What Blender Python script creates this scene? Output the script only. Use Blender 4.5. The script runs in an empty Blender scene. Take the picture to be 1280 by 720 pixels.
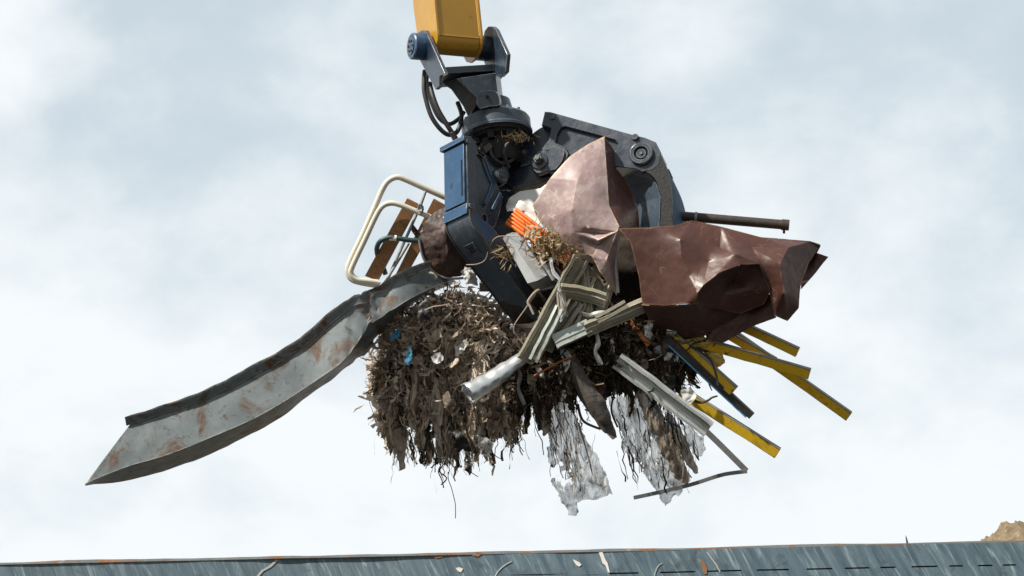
import bpy, bmesh, math, random
from mathutils import Vector, Matrix, noise
from mathutils.geometry import tessellate_polygon, delaunay_2d_cdt

random.seed(11)
scene = bpy.context.scene
COL = scene.collection
R = math.radians
PI = math.pi

# ------------------------------------------------------------------ camera and frames
PITCH = R(20.0)
F = 640 / math.tan(R(15))                 # focal length in photo pixels (30 degree lens)
D0 = 14.0                                 # metres to the grapple
S = D0 / F                                # metres per local unit
CAM = Vector((0, 0, 1.6))
RIGHT = Vector((1, 0, 0))
FWD = Vector((0, math.cos(PITCH), math.sin(PITCH)))
UP = Vector((0, -math.sin(PITCH), math.cos(PITCH)))
SP, CP = math.sin(PITCH), math.cos(PITCH)

def L(x, y, z=0.0):
    """a point of the load: photo position and depth behind the grapple axis -> local metric frame"""
    q = 1 + z / F
    return Vector(((x - 640) * q, (360 - y) * q, z))

def W(v):
    return CAM + RIGHT * (v.x * S) + UP * (v.y * S) + FWD * (D0 + v.z * S)

def horiz(a):
    """horizontal direction, azimuth from the right, 90 = away"""
    a = R(a)
    return Vector((math.cos(a), -math.sin(a) * SP, math.sin(a) * CP))

VUP = Vector((0, CP, SP))

class Plane:
    def __init__(s, p, n):
        s.p, s.n = Vector(p), Vector(n).normalized()
    def at(s, x, y, off=0.0):
        d = Vector(((x - 640) / F, (360 - y) / F, 1))
        o = Vector((0, 0, -F))
        t = (s.p + s.n * off - o).dot(s.n) / d.dot(s.n)
        return o + d * t
    def pts(s, lst, off=0.0):
        return [s.at(x, y, off) for x, y in lst]

def spline(pts, n=6, closed=False):
    """Catmull-Rom through the points"""
    P = [Vector(p) for p in pts]
    out = []
    m = len(P)
    for i in range(m if closed else m - 1):
        if closed:
            a, b, c, d = P[(i - 1) % m], P[i], P[(i + 1) % m], P[(i + 2) % m]
        else:
            a, b, c, d = P[max(i - 1, 0)], P[i], P[i + 1], P[min(i + 2, m - 1)]
        for k in range(n):
            t = k / n
            out.append(0.5 * ((2 * b) + (c - a) * t + (2 * a - 5 * b + 4 * c - d) * t * t + (3 * b - a - 3 * c + d) * t ** 3))
    if not closed:
        out.append(P[-1])
    return out

def frame(d):
    d = d.normalized()
    u = Vector((0, 1, 0)) if abs(d.y) < 0.9 else Vector((1, 0, 0))
    a = d.cross(u).normalized()
    return a, d.cross(a).normalized()

# ------------------------------------------------------------------ materials
MATS = {}
def mat(name, a, b=None, scale=6.0, rough=0.5, rough2=None, metal=0.0, bump=0.0, bscale=40.0,
        stain=None, stain_scale=3.0, stain_lo=0.55, stain_hi=0.7, stain2=None, s2=(9.0, .6, .7),
        wear=None, wear_lo=0.53, wear_hi=0.6, stretch=None, spec=0.5, tint=None, translucent=0.0, holes=None,
        coat=0.0, scratch=None, sheer=0.0, streak=None):
    m = bpy.data.materials.new(name)
    m.use_nodes = True
    nt = m.node_tree
    N, K = nt.nodes, nt.links
    bs = N['Principled BSDF']
    tc = N.new('ShaderNodeTexCoord')
    co = tc.outputs['Object']
    if stretch:
        mp = N.new('ShaderNodeMapping')
        mp.inputs['Rotation'].default_value = stretch[1]
        K.new(co, mp.inputs['Vector'])
        mq = N.new('ShaderNodeMapping'); mq.inputs['Scale'].default_value = stretch[0]
        K.new(mp.outputs[0], mq.inputs['Vector']); cs = mq.outputs[0]
    else:
        cs = co
    def nz(sc, vec, det=6, dist=0.3, r=0.6):
        n = N.new('ShaderNodeTexNoise')
        n.inputs['Scale'].default_value = sc; n.inputs['Detail'].default_value = det
        n.inputs['Distortion'].default_value = dist; n.inputs['Roughness'].default_value = r
        K.new(vec, n.inputs['Vector'])
        return n.outputs['Fac']
    def ramp(src, lo, hi):
        r = N.new('ShaderNodeMapRange')
        r.inputs['From Min'].default_value = lo; r.inputs['From Max'].default_value = hi
        K.new(src, r.inputs['Value'])
        return r.outputs[0]
    def mix(fac, c1, c2):
        x = N.new('ShaderNodeMix'); x.data_type = 'RGBA'
        K.new(fac, x.inputs[0])
        for c, i in ((c1, 6), (c2, 7)):
            if isinstance(c, tuple): x.inputs[i].default_value = (*c, 1)
            else: K.new(c, x.inputs[i])
        return x.outputs[2]
    base = nz(scale, cs)
    if tint:
        at = N.new('ShaderNodeAttribute'); at.attribute_name = 'tint'
        cr = N.new('ShaderNodeValToRGB')
        cr.color_ramp.interpolation = 'LINEAR'
        els = cr.color_ramp.elements
        while len(els) < len(tint): els.new(0.5)
        for e, (p, c) in zip(els, tint):
            e.position = p; e.color = (*c, 1)
        K.new(at.outputs['Fac'], cr.inputs[0])
        col = cr.outputs[0]
    else:
        col = mix(ramp(base, .3, .7), a, b or a)
    if stain:
        sf = ramp(nz(stain_scale, cs, 8, 0.8, .65), stain_lo, stain_hi)
        col = mix(sf, col, stain)
    if stain2:
        sf2 = ramp(nz(s2[0], co, 8, 0.4, .7), s2[1], s2[2])
        col = mix(sf2, col, stain2)
    if wear:
        g = N.new('ShaderNodeNewGeometry')
        if name in ('sunlit_sheet', 'brown_sheet'):
            w0 = ramp(g.outputs['Pointiness'], wear_lo, wear_hi)
        else:
            # paint rubbed off along the edges
            bv = N.new('ShaderNodeBevel'); bv.samples = 4; bv.inputs['Radius'].default_value = .012
            dt = N.new('ShaderNodeVectorMath'); dt.operation = 'DOT_PRODUCT'
            K.new(bv.outputs[0], dt.inputs[0]); K.new(g.outputs['Normal'], dt.inputs[1])
            w0 = ramp(dt.outputs['Value'], .985, .90)
        mm = N.new('ShaderNodeMath'); mm.operation = 'MULTIPLY'
        K.new(w0, mm.inputs[0]); K.new(ramp(nz(14, co, 6), .35, .6), mm.inputs[1])
        col = mix(mm.outputs[0], col, wear)
    if scratch:
        # thin wandering scratch lines: narrow band of a warped noise
        sn = N.new('ShaderNodeTexNoise'); sn.inputs['Scale'].default_value = scratch[1]; sn.inputs['Detail'].default_value = 2
        K.new(co, sn.inputs['Vector'])
        sb = N.new('ShaderNodeMath'); sb.operation = 'SUBTRACT'; K.new(sn.outputs['Fac'], sb.inputs[0]); sb.inputs[1].default_value = .5
        sa = N.new('ShaderNodeMath'); sa.operation = 'ABSOLUTE'; K.new(sb.outputs[0], sa.inputs[0])
        sl = ramp(sa.outputs[0], scratch[2], 0)
        sm = N.new('ShaderNodeMath'); sm.operation = 'MULTIPLY'; K.new(sl, sm.inputs[0]); K.new(ramp(nz(5, co, 4), .48, .62), sm.inputs[1])
        col = mix(sm.outputs[0], col, scratch[0])
        # fine speckle of dust and chips
        col = mix(ramp(nz(110, co, 4, .2, .7), .66, .72), col, scratch[0])
    K.new(col, bs.inputs['Base Color'])
    rr = N.new('ShaderNodeMapRange')
    rr.inputs['From Min'].default_value = .3; rr.inputs['From Max'].default_value = .7
    rr.inputs['To Min'].default_value = rough; rr.inputs['To Max'].default_value = rough2 if rough2 is not None else min(1, rough + .15)
    K.new(nz(scale * 2.3, co, 8), rr.inputs['Value'])
    K.new(rr.outputs[0], bs.inputs['Roughness'])
    bs.inputs['Metallic'].default_value = metal
    bs.inputs['Specular IOR Level'].default_value = spec
    bs.inputs['Coat Weight'].default_value = coat
    bs.inputs['Coat Roughness'].default_value = .15
    if bump:
        bp = N.new('ShaderNodeBump'); bp.inputs['Strength'].default_value = bump
        bp.inputs['Distance'].default_value = 0.006
        K.new(nz(bscale, cs, 8, .2, .65), bp.inputs['Height'])
        K.new(bp.outputs[0], bs.inputs['Normal'])
    if translucent:
        out = N['Material Output']
        tr = N.new('ShaderNodeBsdfTranslucent'); K.new(col, tr.inputs[0])
        ms = N.new('ShaderNodeMixShader'); ms.inputs[0].default_value = translucent
        K.new(bs.outputs[0], ms.inputs[1]); K.new(tr.outputs[0], ms.inputs[2])
        sh = ms.outputs[0]
        if holes:
            tp = N.new('ShaderNodeBsdfTransparent')
            m2 = N.new('ShaderNodeMixShader')
            K.new(ramp(nz(holes[0], co, 8, .5, .6), holes[1], holes[2]), m2.inputs[0])
            K.new(sh, m2.inputs[1]); K.new(tp.outputs[0], m2.inputs[2]); sh = m2.outputs[0]
            if sheer:
                m3 = N.new('ShaderNodeMixShader')
                K.new(ramp(nz(holes[0] * .8, cs, 5, .3, .5), .3, .8), m3.inputs[0])
                m4 = N.new('ShaderNodeMixShader'); m4.inputs[0].default_value = sheer
                K.new(sh, m4.inputs[1]); K.new(tp.outputs[0], m4.inputs[2])
                K.new(m4.outputs[0], m3.inputs[1]); K.new(sh, m3.inputs[2]); sh = m3.outputs[0]
        K.new(sh, out.inputs['Surface'])
    MATS[name] = m
    return m

mat('black_paint', (.012, .021, .036), (.022, .037, .060), 5, .22, .40, bump=.2, bscale=30, coat=.25, stain=(.055, .065, .08),
    stain_scale=4, stain_lo=.56, stain_hi=.74, stain2=(.11, .09, .065), s2=(16, .62, .72), wear=(.26, .26, .26), spec=.6, scratch=((.12, .12, .12), 10, .010))
mat('blue_sheen', (.017, .058, .130), (.026, .080, .170), 5, .34, .46, bump=.2, bscale=25, stain=(.028, .072, .15),
    stain_scale=5, stain_lo=.55, stain_hi=.75, stain2=(.012, .016, .02), s2=(14, .60, .70), wear=(.26, .3, .34), spec=.5, coat=0, scratch=((.10, .13, .17), 9, .012))  # bluer copy of the black paint, sky sheen put into its colour
mat('greasy_black', (.006, .006, .007), (.014, .014, .014), 8, .35, .6, bump=.4, bscale=45, spec=.25, stain=(.04, .033, .026), stain_scale=9, stain_lo=.6, stain_hi=.75)
mat('worn_steel', (.05, .05, .052), (.11, .11, .11), 12, .35, .55, metal=.5, bump=.3, stain=(.09, .055, .03), stain_scale=10)
mat('yellow_arm', (.46, .245, .0045), (.40, .205, .0035), 3, .32, .45, bump=.08, bscale=60, stain=(.36, .17, .015), stain_scale=5, stain_lo=.58, stain_hi=.8,
    stain2=(.10, .065, .03), s2=(20, .61, .70), spec=.7, coat=.3, scratch=((.2, .13, .06), 6, .008))
mat('slate_paint', (.030, .046, .066), (.050, .072, .100), 5, .3, .45, bump=.25, bscale=25, stain=(.085, .095, .105),
    stain_scale=5, stain_lo=.55, stain_hi=.75, stain2=(.012, .016, .02), s2=(14, .60, .70), wear=(.26, .3, .34), spec=.6, scratch=((.12, .13, .14), 9, .012))
mat('shell_paint', (.020, .055, .105), (.030, .078, .145), 5, .6, .75, bump=.25, bscale=25, stain=(.012, .02, .03), stain_scale=5, stain_lo=.55, stain_hi=.7, stain2=(.10, .09, .07), s2=(14, .64, .74), wear=(.2, .22, .24), spec=.12)  # blue of the reflected sky put into the base colour
mat('rubber', (.018, .018, .02), (.03, .03, .032), 20, .45, .6, bump=.1)
mat('sunlit_sheet', (.245, .170, .170), (.32, .235, .235), 4, .44, .62, bump=.12, bscale=60, stain=(.47, .39, .375), stain_scale=7, stain_lo=.50, stain_hi=.74,
    stain2=(.14, .075, .05), s2=(18, .62, .68), wear=(.55, .40, .27), wear_lo=.515, wear_hi=.56, spec=.5, scratch=((.55, .48, .44), 7, .007))  # lighter copy of the brown sheet metal, sunlight put into its colour
mat('brown_sheet', (.062, .0255, .0195), (.078, .033, .026), 2, .34, .48, bump=.06, bscale=60, stain=(.12, .062, .05), stain_scale=7, stain_lo=.6, stain_hi=.8,
    stain2=(.25, .15, .09), s2=(26, .68, .73), wear=(.30, .18, .10), wear_lo=.54, wear_hi=.60, spec=.45, scratch=((.26, .17, .12), 5, .006))
mat('dark_drum', (.03, .016, .014), (.055, .028, .024), 6, .5, .7, bump=.3, stain=(.45, .42, .40), stain_scale=13, stain_lo=.63, stain_hi=.67, stain2=(.10, .05, .03), s2=(9, .58, .7))
mat('rusty_zinc', (.105, .130, .142), (.175, .205, .218), 6, .42, .6, metal=.1, bump=.15, bscale=26,
    stain=(.095, .045, .020), stain_scale=4.5, stain_lo=.52, stain_hi=.64, stain2=(.055, .036, .024), s2=(13, .57, .68), wear=(.5, .47, .42), wear_lo=.52, wear_hi=.58, scratch=((.06, .055, .05), 7, .010))
mat('zinc', (.50, .54, .55), (.68, .71, .72), 7, .3, .5, metal=.3, bump=.2, bscale=30, stain=(.34, .34, .31), stain_scale=6, stain_lo=.52, stain_hi=.72, stain2=(.16, .11, .07), s2=(20, .62, .72), scratch=((.2, .19, .17), 8, .012))
mat('shiny_zinc', (.66, .69, .71), (.74, .77, .79), 4, .24, .38, metal=.7, bump=.05, bscale=20, stain=(.52, .54, .54), stain_scale=3, stain_lo=.55, stain_hi=.8, stain2=(.22, .17, .12), s2=(16, .66, .74))
mat('dull_zinc', (.20, .215, .22), (.30, .315, .32), 7, .4, .6, metal=.4, bump=.2, stain=(.12, .10, .08), stain_scale=8, stain_lo=.58)
mat('olive_metal', (.185, .172, .125), (.26, .24, .18), 6, .4, .6, bump=.15, stain=(.11, .097, .068), stain_scale=6, stain_lo=.52, stain_hi=.72, stain2=(.08, .055, .03), s2=(25, .64, .72), wear=(.6, .57, .48), wear_lo=.52, wear_hi=.57, scratch=((.42, .4, .33), 8, .010))
mat('pale_green_metal', (.38, .43, .40), (.48, .52, .49), 6, .35, .5, metal=.2, bump=.15, stain=(.2, .18, .14), stain_scale=7)
mat('cream_paint', (.58, .555, .47), (.66, .635, .55), 8, .35, .5, bump=.06, stain=(.33, .29, .22), stain_scale=9, stain_lo=.62, stain_hi=.75)
mat('brown_wood', (.20, .092, .032), (.285, .135, .05), 9, .5, .7, bump=.2, bscale=60, stretch=((8, 2, 2), (0, R(60), 0)), stain=(.12, .05, .02), stain_scale=6)
mat('green_hose', (.018, .05, .05), (.028, .07, .068), 9, .4, .55)
mat('white_paint', (.74, .74, .71), (.8, .8, .78), 6, .4, .6, bump=.1, stain=(.45, .40, .33), stain_scale=7, stain_lo=.6)
mat('orange_plastic', (.78, .17, .015), (.85, .22, .02), 6, .4, .55, stain=(.35, .10, .02), stain_scale=8, stain_lo=.6)
mat('rust_orange', (.32, .10, .025), (.42, .14, .04), 9, .6, .8, bump=.2)
mat('yellow_bar', (.68, .43, .012), (.76, .50, .016), 6, .45, .6, bump=.15, stain=(.32, .19, .02), stain_scale=7, stain_lo=.58, stain_hi=.72,
    stain2=(.05, .04, .025), s2=(13, .58, .66), wear=(.2, .17, .1), wear_lo=.53, wear_hi=.6)
mat('grey_edge', (.20, .185, .15), (.27, .25, .21), 10, .6, .8, stain=(.1, .08, .05), stain_scale=10)
mat('dark_bar', (.02, .02, .022), (.04, .038, .036), 10, .5, .7, stain=(.1, .08, .06), stain_scale=12)
mat('blue_strip', (.10, .33, .60), (.14, .4, .68), 10, .4, .5)
mat('yellow_foam', (.62, .47, .10), (.72, .58, .2), 9, .6, .8, bump=.3, stain=(.25, .17, .04), stain_scale=12, translucent=.35)
mat('driftwood', (.06, .052, .045), (.13, .115, .10), 7, .7, .9, bump=.5, bscale=30, stretch=((6, 1, 1), (0, R(-70), 0)), stain=(.03, .025, .02), stain_scale=5)
mat('dark_tube', (.030, .026, .024), (.055, .045, .04), 9, .4, .6, metal=.2, bump=.2, stain=(.09, .05, .03), stain_scale=12)
BROWNS = [(0, (.022, .018, .014)), (.15, (.115, .090, .068)), (.34, (.31, .25, .19)), (.58, (.52, .435, .345)), (.8, (.68, .59, .49)), (1, (.80, .74, .65))]
mat('fibre', (.1, .1, .1), rough=.75, rough2=.95, tint=BROWNS, spec=.2, translucent=.3)
mat('dark_fibre', (.1, .1, .1), rough=.75, rough2=.95, spec=.2,
    tint=[(0, (.008, .007, .006)), (.4, (.03, .022, .016)), (.75, (.08, .056, .038)), (1, (.26, .2, .14))], translucent=.1)
mat('straw', (.1, .1, .1), rough=.7, rough2=.9, spec=.2, tint=[(0, (.22, .14, .07)), (.5, (.42, .31, .18)), (1, (.6, .5, .36))], translucent=.2)
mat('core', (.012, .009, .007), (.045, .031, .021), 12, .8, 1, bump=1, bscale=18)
mat('film', (.76, .79, .80), (.90, .92, .93), 6, .16, .35, bump=.35, bscale=14, stain=(.30, .245, .19), stain_scale=5, stain_lo=.53, stain_hi=.70,
    stain2=(.015, .012, .01), s2=(30, .55, .60), translucent=.65, holes=(8, .60, .63), sheer=.75, stretch=((2.4, 2.4, .7), (0, 0, 0)))
mat('dirty_film', (.30, .245, .19), (.50, .43, .35), 7, .5, .8, bump=.6, bscale=18, stain=(.13, .095, .065), stain_scale=7, stain_lo=.48, stain_hi=.65,
    stain2=(.02, .018, .015), s2=(38, .59, .66), translucent=.45, holes=(9, .63, .66), sheer=.35)
mat('rag', (.65, .66, .66), (.74, .75, .74), 8, .7, .9, bump=.4, stain=(.3, .26, .2), stain_scale=8, translucent=.2)
mat('blue_rag', (.03, .17, .30), (.05, .24, .4), 8, .5, .7, translucent=.2)
mat('black_rag', (.012, .012, .014), (.025, .024, .024), 8, .4, .6, bump=.4)
mat('twig', (.05, .036, .025), (.08, .06, .04), 30, .8, .9)
mat('wire', (.30, .24, .19), (.36, .29, .23), 30, .5, .7)

# ------------------------------------------------------------------ object helpers
class MB:
    def __init__(s):
        s.v, s.f, s.t = [], [], []
        s.has_t = False
    def add(s, vs, fs, tint=None):
        o = len(s.v)
        s.v += [Vector(v) for v in vs]
        s.f += [tuple(i + o for i in f) for f in fs]
        if tint is not None: s.has_t = True
        s.t += [tint or 0.0] * len(vs)
        return s
    def prism(s, outer, vec, holes=()):
        """flat plate: outline (local points) swept by vec, holes cut right through"""
        loops = [list(outer)] + [list(h) for h in holes]
        flat = [p for l in loops for p in l]
        n = len(flat)
        tris = tessellate_polygon(loops)
        vec = Vector(vec)
        fs = []
        for t in tris:
            a, b, c = (flat[i] for i in t)
            nn = (b - a).cross(c - a)
            if nn.length < 1e-9: continue
            t = tuple(t) if nn.dot(vec) < 0 else tuple(reversed(t))
            fs.append(t); fs.append(tuple(i + n for i in reversed(t)))
        k = 0
        for l in loops:
            m = len(l)
            for i in range(m):
                j = (i + 1) % m
                fs.append((k + i, k + j, k + j + n, k + i + n))
            k += m
        return s.add(flat + [p + vec for p in flat], fs)
    def box(s, c, ax, ay, az):
        c, ax, ay, az = map(Vector, (c, ax, ay, az))
        vs = [c + ax * i + ay * j + az * k for i in (-1, 1) for j in (-1, 1) for k in (-1, 1)]
        return s.add(vs, [(0, 1, 3, 2), (4, 6, 7, 5), (0, 4, 5, 1), (2, 3, 7, 6), (0, 2, 6, 4), (1, 5, 7, 3)])
    def beam(s, p0, p1, w, h, side=None, w2=None):
        p0, p1 = Vector(p0), Vector(p1)
        d = (p1 - p0).normalized()
        v = Vector(side) if side is not None else Vector((0, 0, 1))
        a = d.cross(v).normalized(); b = a.cross(d).normalized()
        w2 = w2 or w
        vs = []
        for p, ww in ((p0, w), (p1, w2)):
            vs += [p + a * (ww / 2 * i) + b * (h / 2 * j) for i, j in ((-1, -1), (1, -1), (1, 1), (-1, 1))]
        return s.add(vs, [(0, 3, 2, 1), (4, 5, 6, 7)] + [(i, (i + 1) % 4, (i + 1) % 4 + 4, i + 4) for i in range(4)])
    def tube(s, path, r, seg=12, cap=True, tint=None):
        path = [Vector(p) for p in path]
        n = len(path)
        rs = r if isinstance(r, (list, tuple)) else [r] * n
        vs, fs = [], []
        a = None
        for i, p in enumerate(path):
            d = (path[min(i + 1, n - 1)] - path[max(i - 1, 0)]).normalized()
            if a is None: a, b = frame(d)
            else:
                a = (a - d * a.dot(d)).normalized(); b = d.cross(a)
            for k in range(seg):
                t = 2 * PI * k / seg
                vs.append(p + (a * math.cos(t) + b * math.sin(t)) * rs[i])
        for i in range(n - 1):
            for k in range(seg):
                k2 = (k + 1) % seg
                fs.append((i * seg + k, i * seg + k2, (i + 1) * seg + k2, (i + 1) * seg + k))
        if cap:
            fs.append(tuple(reversed(range(seg)))); fs.append(tuple((n - 1) * seg + k for k in range(seg)))
        return s.add(vs, fs, tint)
    def cyl(s, p0, p1, r0, r1=None, seg=32):
        return s.tube([p0, p1], [r0, r0 if r1 is None else r1], seg)
    def lathe(s, c, axis, prof, seg=48):
        """closed profile of (radius, height) turned round the axis"""
        a, b = frame(axis); d = axis.normalized()
        m = len(prof); vs, fs = [], []
        for k in range(seg):
            t = 2 * PI * k / seg
            e = a * math.cos(t) + b * math.sin(t)
            vs += [c + e * r + d * h for r, h in prof]
        for k in range(seg):
            k2 = (k + 1) % seg
            for i in range(m):
                j = (i + 1) % m
                fs.append((k * m + i, k * m + j, k2 * m + j, k2 * m + i))
        return s.add(vs, fs)
    def strip(s, path, w, tint, twist=0.0):
        """torn strip: width wanders along its length, ends ragged"""
        n = len(path); vs, fs = [], []
        ang = random.uniform(0, PI); o = Vector((random.uniform(0, 99), 0, 0))
        for i, p in enumerate(path):
            d = (path[min(i + 1, n - 1)] - path[max(i - 1, 0)])
            if d.length < 1e-6: d = Vector((0, -1, 0))
            a, b = frame(d)
            t = ang + twist * i / n
            e = a * math.cos(t) + b * math.sin(t)
            w1 = w * .5 * max(.12, .8 + 1.1 * noise.noise(o + Vector((0, i * .9, 0)))); w2 = w * .5 * max(.12, .8 + 1.1 * noise.noise(o + Vector((0, i * .9, 7))))
            vs += [p - e * w1, p + e * w2]
        for i in range(n - 1):
            fs.append((2 * i, 2 * i + 1, 2 * i + 3, 2 * i + 2))
        return s.add(vs, fs, tint)
    def ribbon(s, path, w, tint, twist=0.0, taper=True):
        n = len(path); vs, fs = [], []
        ang = random.uniform(0, PI)
        for i, p in enumerate(path):
            d = (path[min(i + 1, n - 1)] - path[max(i - 1, 0)])
            if d.length < 1e-6: d = Vector((0, -1, 0))
            a, b = frame(d)
            t = ang + twist * i / n
            e = a * math.cos(t) + b * math.sin(t)
            ww = w * (1 - .75 * abs(2 * i / (n - 1) - 1) ** 3 if taper else 1) * .5
            vs += [p - e * ww, p + e * ww]
        for i in range(n - 1):
            fs.append((2 * i, 2 * i + 1, 2 * i + 3, 2 * i + 2))
        return s.add(vs, fs, tint)
    def build(s, name, m, parent=None, bevel=0.0, angle=35, thick=0.0, flat=False, origin=None, world=False):
        ws = s.v if world else [W(v) for v in s.v]
        lo = Vector((min(v[i] for v in ws) for i in range(3))); hi = Vector((max(v[i] for v in ws) for i in range(3)))
        c = origin if origin is not None else (lo + hi) / 2
        me = bpy.data.meshes.new(name)
        me.from_pydata([v - c for v in ws], [], s.f)
        me.materials.append(MATS[m])
        if s.has_t:
            at = me.attributes.new('tint', 'FLOAT', 'POINT')
            at.data.foreach_set('value', s.t)
        o = bpy.data.objects.new(name, me)
        COL.objects.link(o)
        if len(s.f) < 20000 and not s.has_t:
            bm = bmesh.new(); bm.from_mesh(me)
            bmesh.ops.recalc_face_normals(bm, faces=bm.faces)
            bm.to_mesh(me); bm.free()
        if not flat:
            me.polygons.foreach_set('use_smooth', [True] * len(me.polygons))
            me.set_sharp_from_angle(angle=R(angle))
        o.location = c
        if parent is not None:
            o.parent = parent
            o.location = c - wloc(parent)
        if thick:
            md = o.modifiers.new('thickness', 'SOLIDIFY'); md.thickness = thick * S; md.offset = 0
            md = o.modifiers.new('crisp_rim', 'EDGE_SPLIT'); md.split_angle = R(max(angle, 50)); md.use_edge_sharp = True
        if bevel:
            md = o.modifiers.new('bevel', 'BEVEL'); md.width = bevel * S; md.segments = 2
            md.limit_method = 'ANGLE'; md.angle_limit = R(40)
        return o

def wloc(o):
    v = Vector((0, 0, 0))
    while o is not None:
        v = v + o.location; o = o.parent
    return v

def tag(o, label, cat, group=None, kind=None):
    o['label'] = label
    if cat: o['category'] = cat
    if group: o['group'] = group
    if kind: o['kind'] = kind
    return o

def thing(name, p, label, cat, group=None, world=False):
    o = bpy.data.objects.new(name, None)
    COL.objects.link(o)
    o.location = p if world else W(p)
    o.empty_display_size = .1
    return tag(o, label, cat, group)

def crumple(pts, boundary, creases=(), sub=3, smooth=2, dent=1.0, dscale=.03, edge=0.0, seed=0, drape=False):
    """sheet through (x, y, depth) points: outline by index, fold lines as index pairs; returns an MB"""
    P = [Vector((p[0], p[1])) for p in pts]
    nb = len(boundary)
    ed = [(boundary[i], boundary[(i + 1) % nb]) for i in range(nb)] + [tuple(c) for c in creases]
    vc, ve, vf, ov, oe, of = delaunay_2d_cdt(P, ed, [list(boundary)], 1, 1e-4)
    bm = bmesh.new()
    zs = []
    for v, o in zip(vc, ov):
        z = pts[o[0]][2] if o else None
        zs.append(z)
    for i, z in enumerate(zs):
        if z is None:
            w = [(1 / ((vc[i] - P[k]).length + .1) ** 2, pts[k][2]) for k in range(len(P))]
            zs[i] = sum(a * b for a, b in w) / sum(a for a, _ in w)
    bv = [bm.verts.new(L(v.x, v.y, z)) for v, z in zip(vc, zs)]
    lay = bm.edges.layers.int.new('crease_line')
    for f in vf:
        try: bm.faces.new([bv[i] for i in f])
        except ValueError: pass
    want = {frozenset(c) for c in creases}
    inv = {}
    for i, o in enumerate(ov):
        for q in o: inv[q] = i
    want = {frozenset(inv[q] for q in c if q in inv) for c in want}
    bm.verts.index_update(); bm.verts.ensure_lookup_table()
    for e in bm.edges:
        if frozenset(v.index for v in e.verts) in want: e[lay] = 1
    for k in range(sub):
        bmesh.ops.subdivide_edges(bm, edges=bm.edges[:], cuts=1, use_grid_fill=True)
        if smooth:
            inner = [v for v in bm.verts if not v.is_boundary and not any(e[lay] for e in v.link_edges)]
            for _ in range(1 if k == 0 else smooth):
                bmesh.ops.smooth_vert(bm, verts=inner, factor=.5, use_axis_x=True, use_axis_y=True, use_axis_z=True)
    bm.normal_update()
    off = Vector((seed * 7.3, seed * 3.1, seed * 5.7))
    moves = []
    for v in bm.verts:
        cc = Vector((v.co.x * 2.2, v.co.y * .45, v.co.z)) if drape else v.co
        d = noise.fractal(cc * dscale + off, .9, 2.1, 4) * dent
        mv = v.normal * d
        if edge and v.is_boundary:
            mv = mv + Vector((noise.noise(v.co * .16 + off), noise.noise(v.co * .16 + off + Vector((31, 7, 3))), 0)) * edge
        moves.append(mv)
    for v, mv in zip(bm.verts, moves): v.co += mv
    bmesh.ops.triangulate(bm, faces=bm.faces[:])
    bm.verts.index_update()
    mb = MB()
    mb.add([v.co.copy() for v in bm.verts], [tuple(v.index for v in f.verts) for f in bm.faces])
    bm.free()
    return mb

def one(name, mb, m, label, cat, group=None, **kw):
    return tag(mb.build(name, m, None, **kw), label, cat, group)

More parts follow.
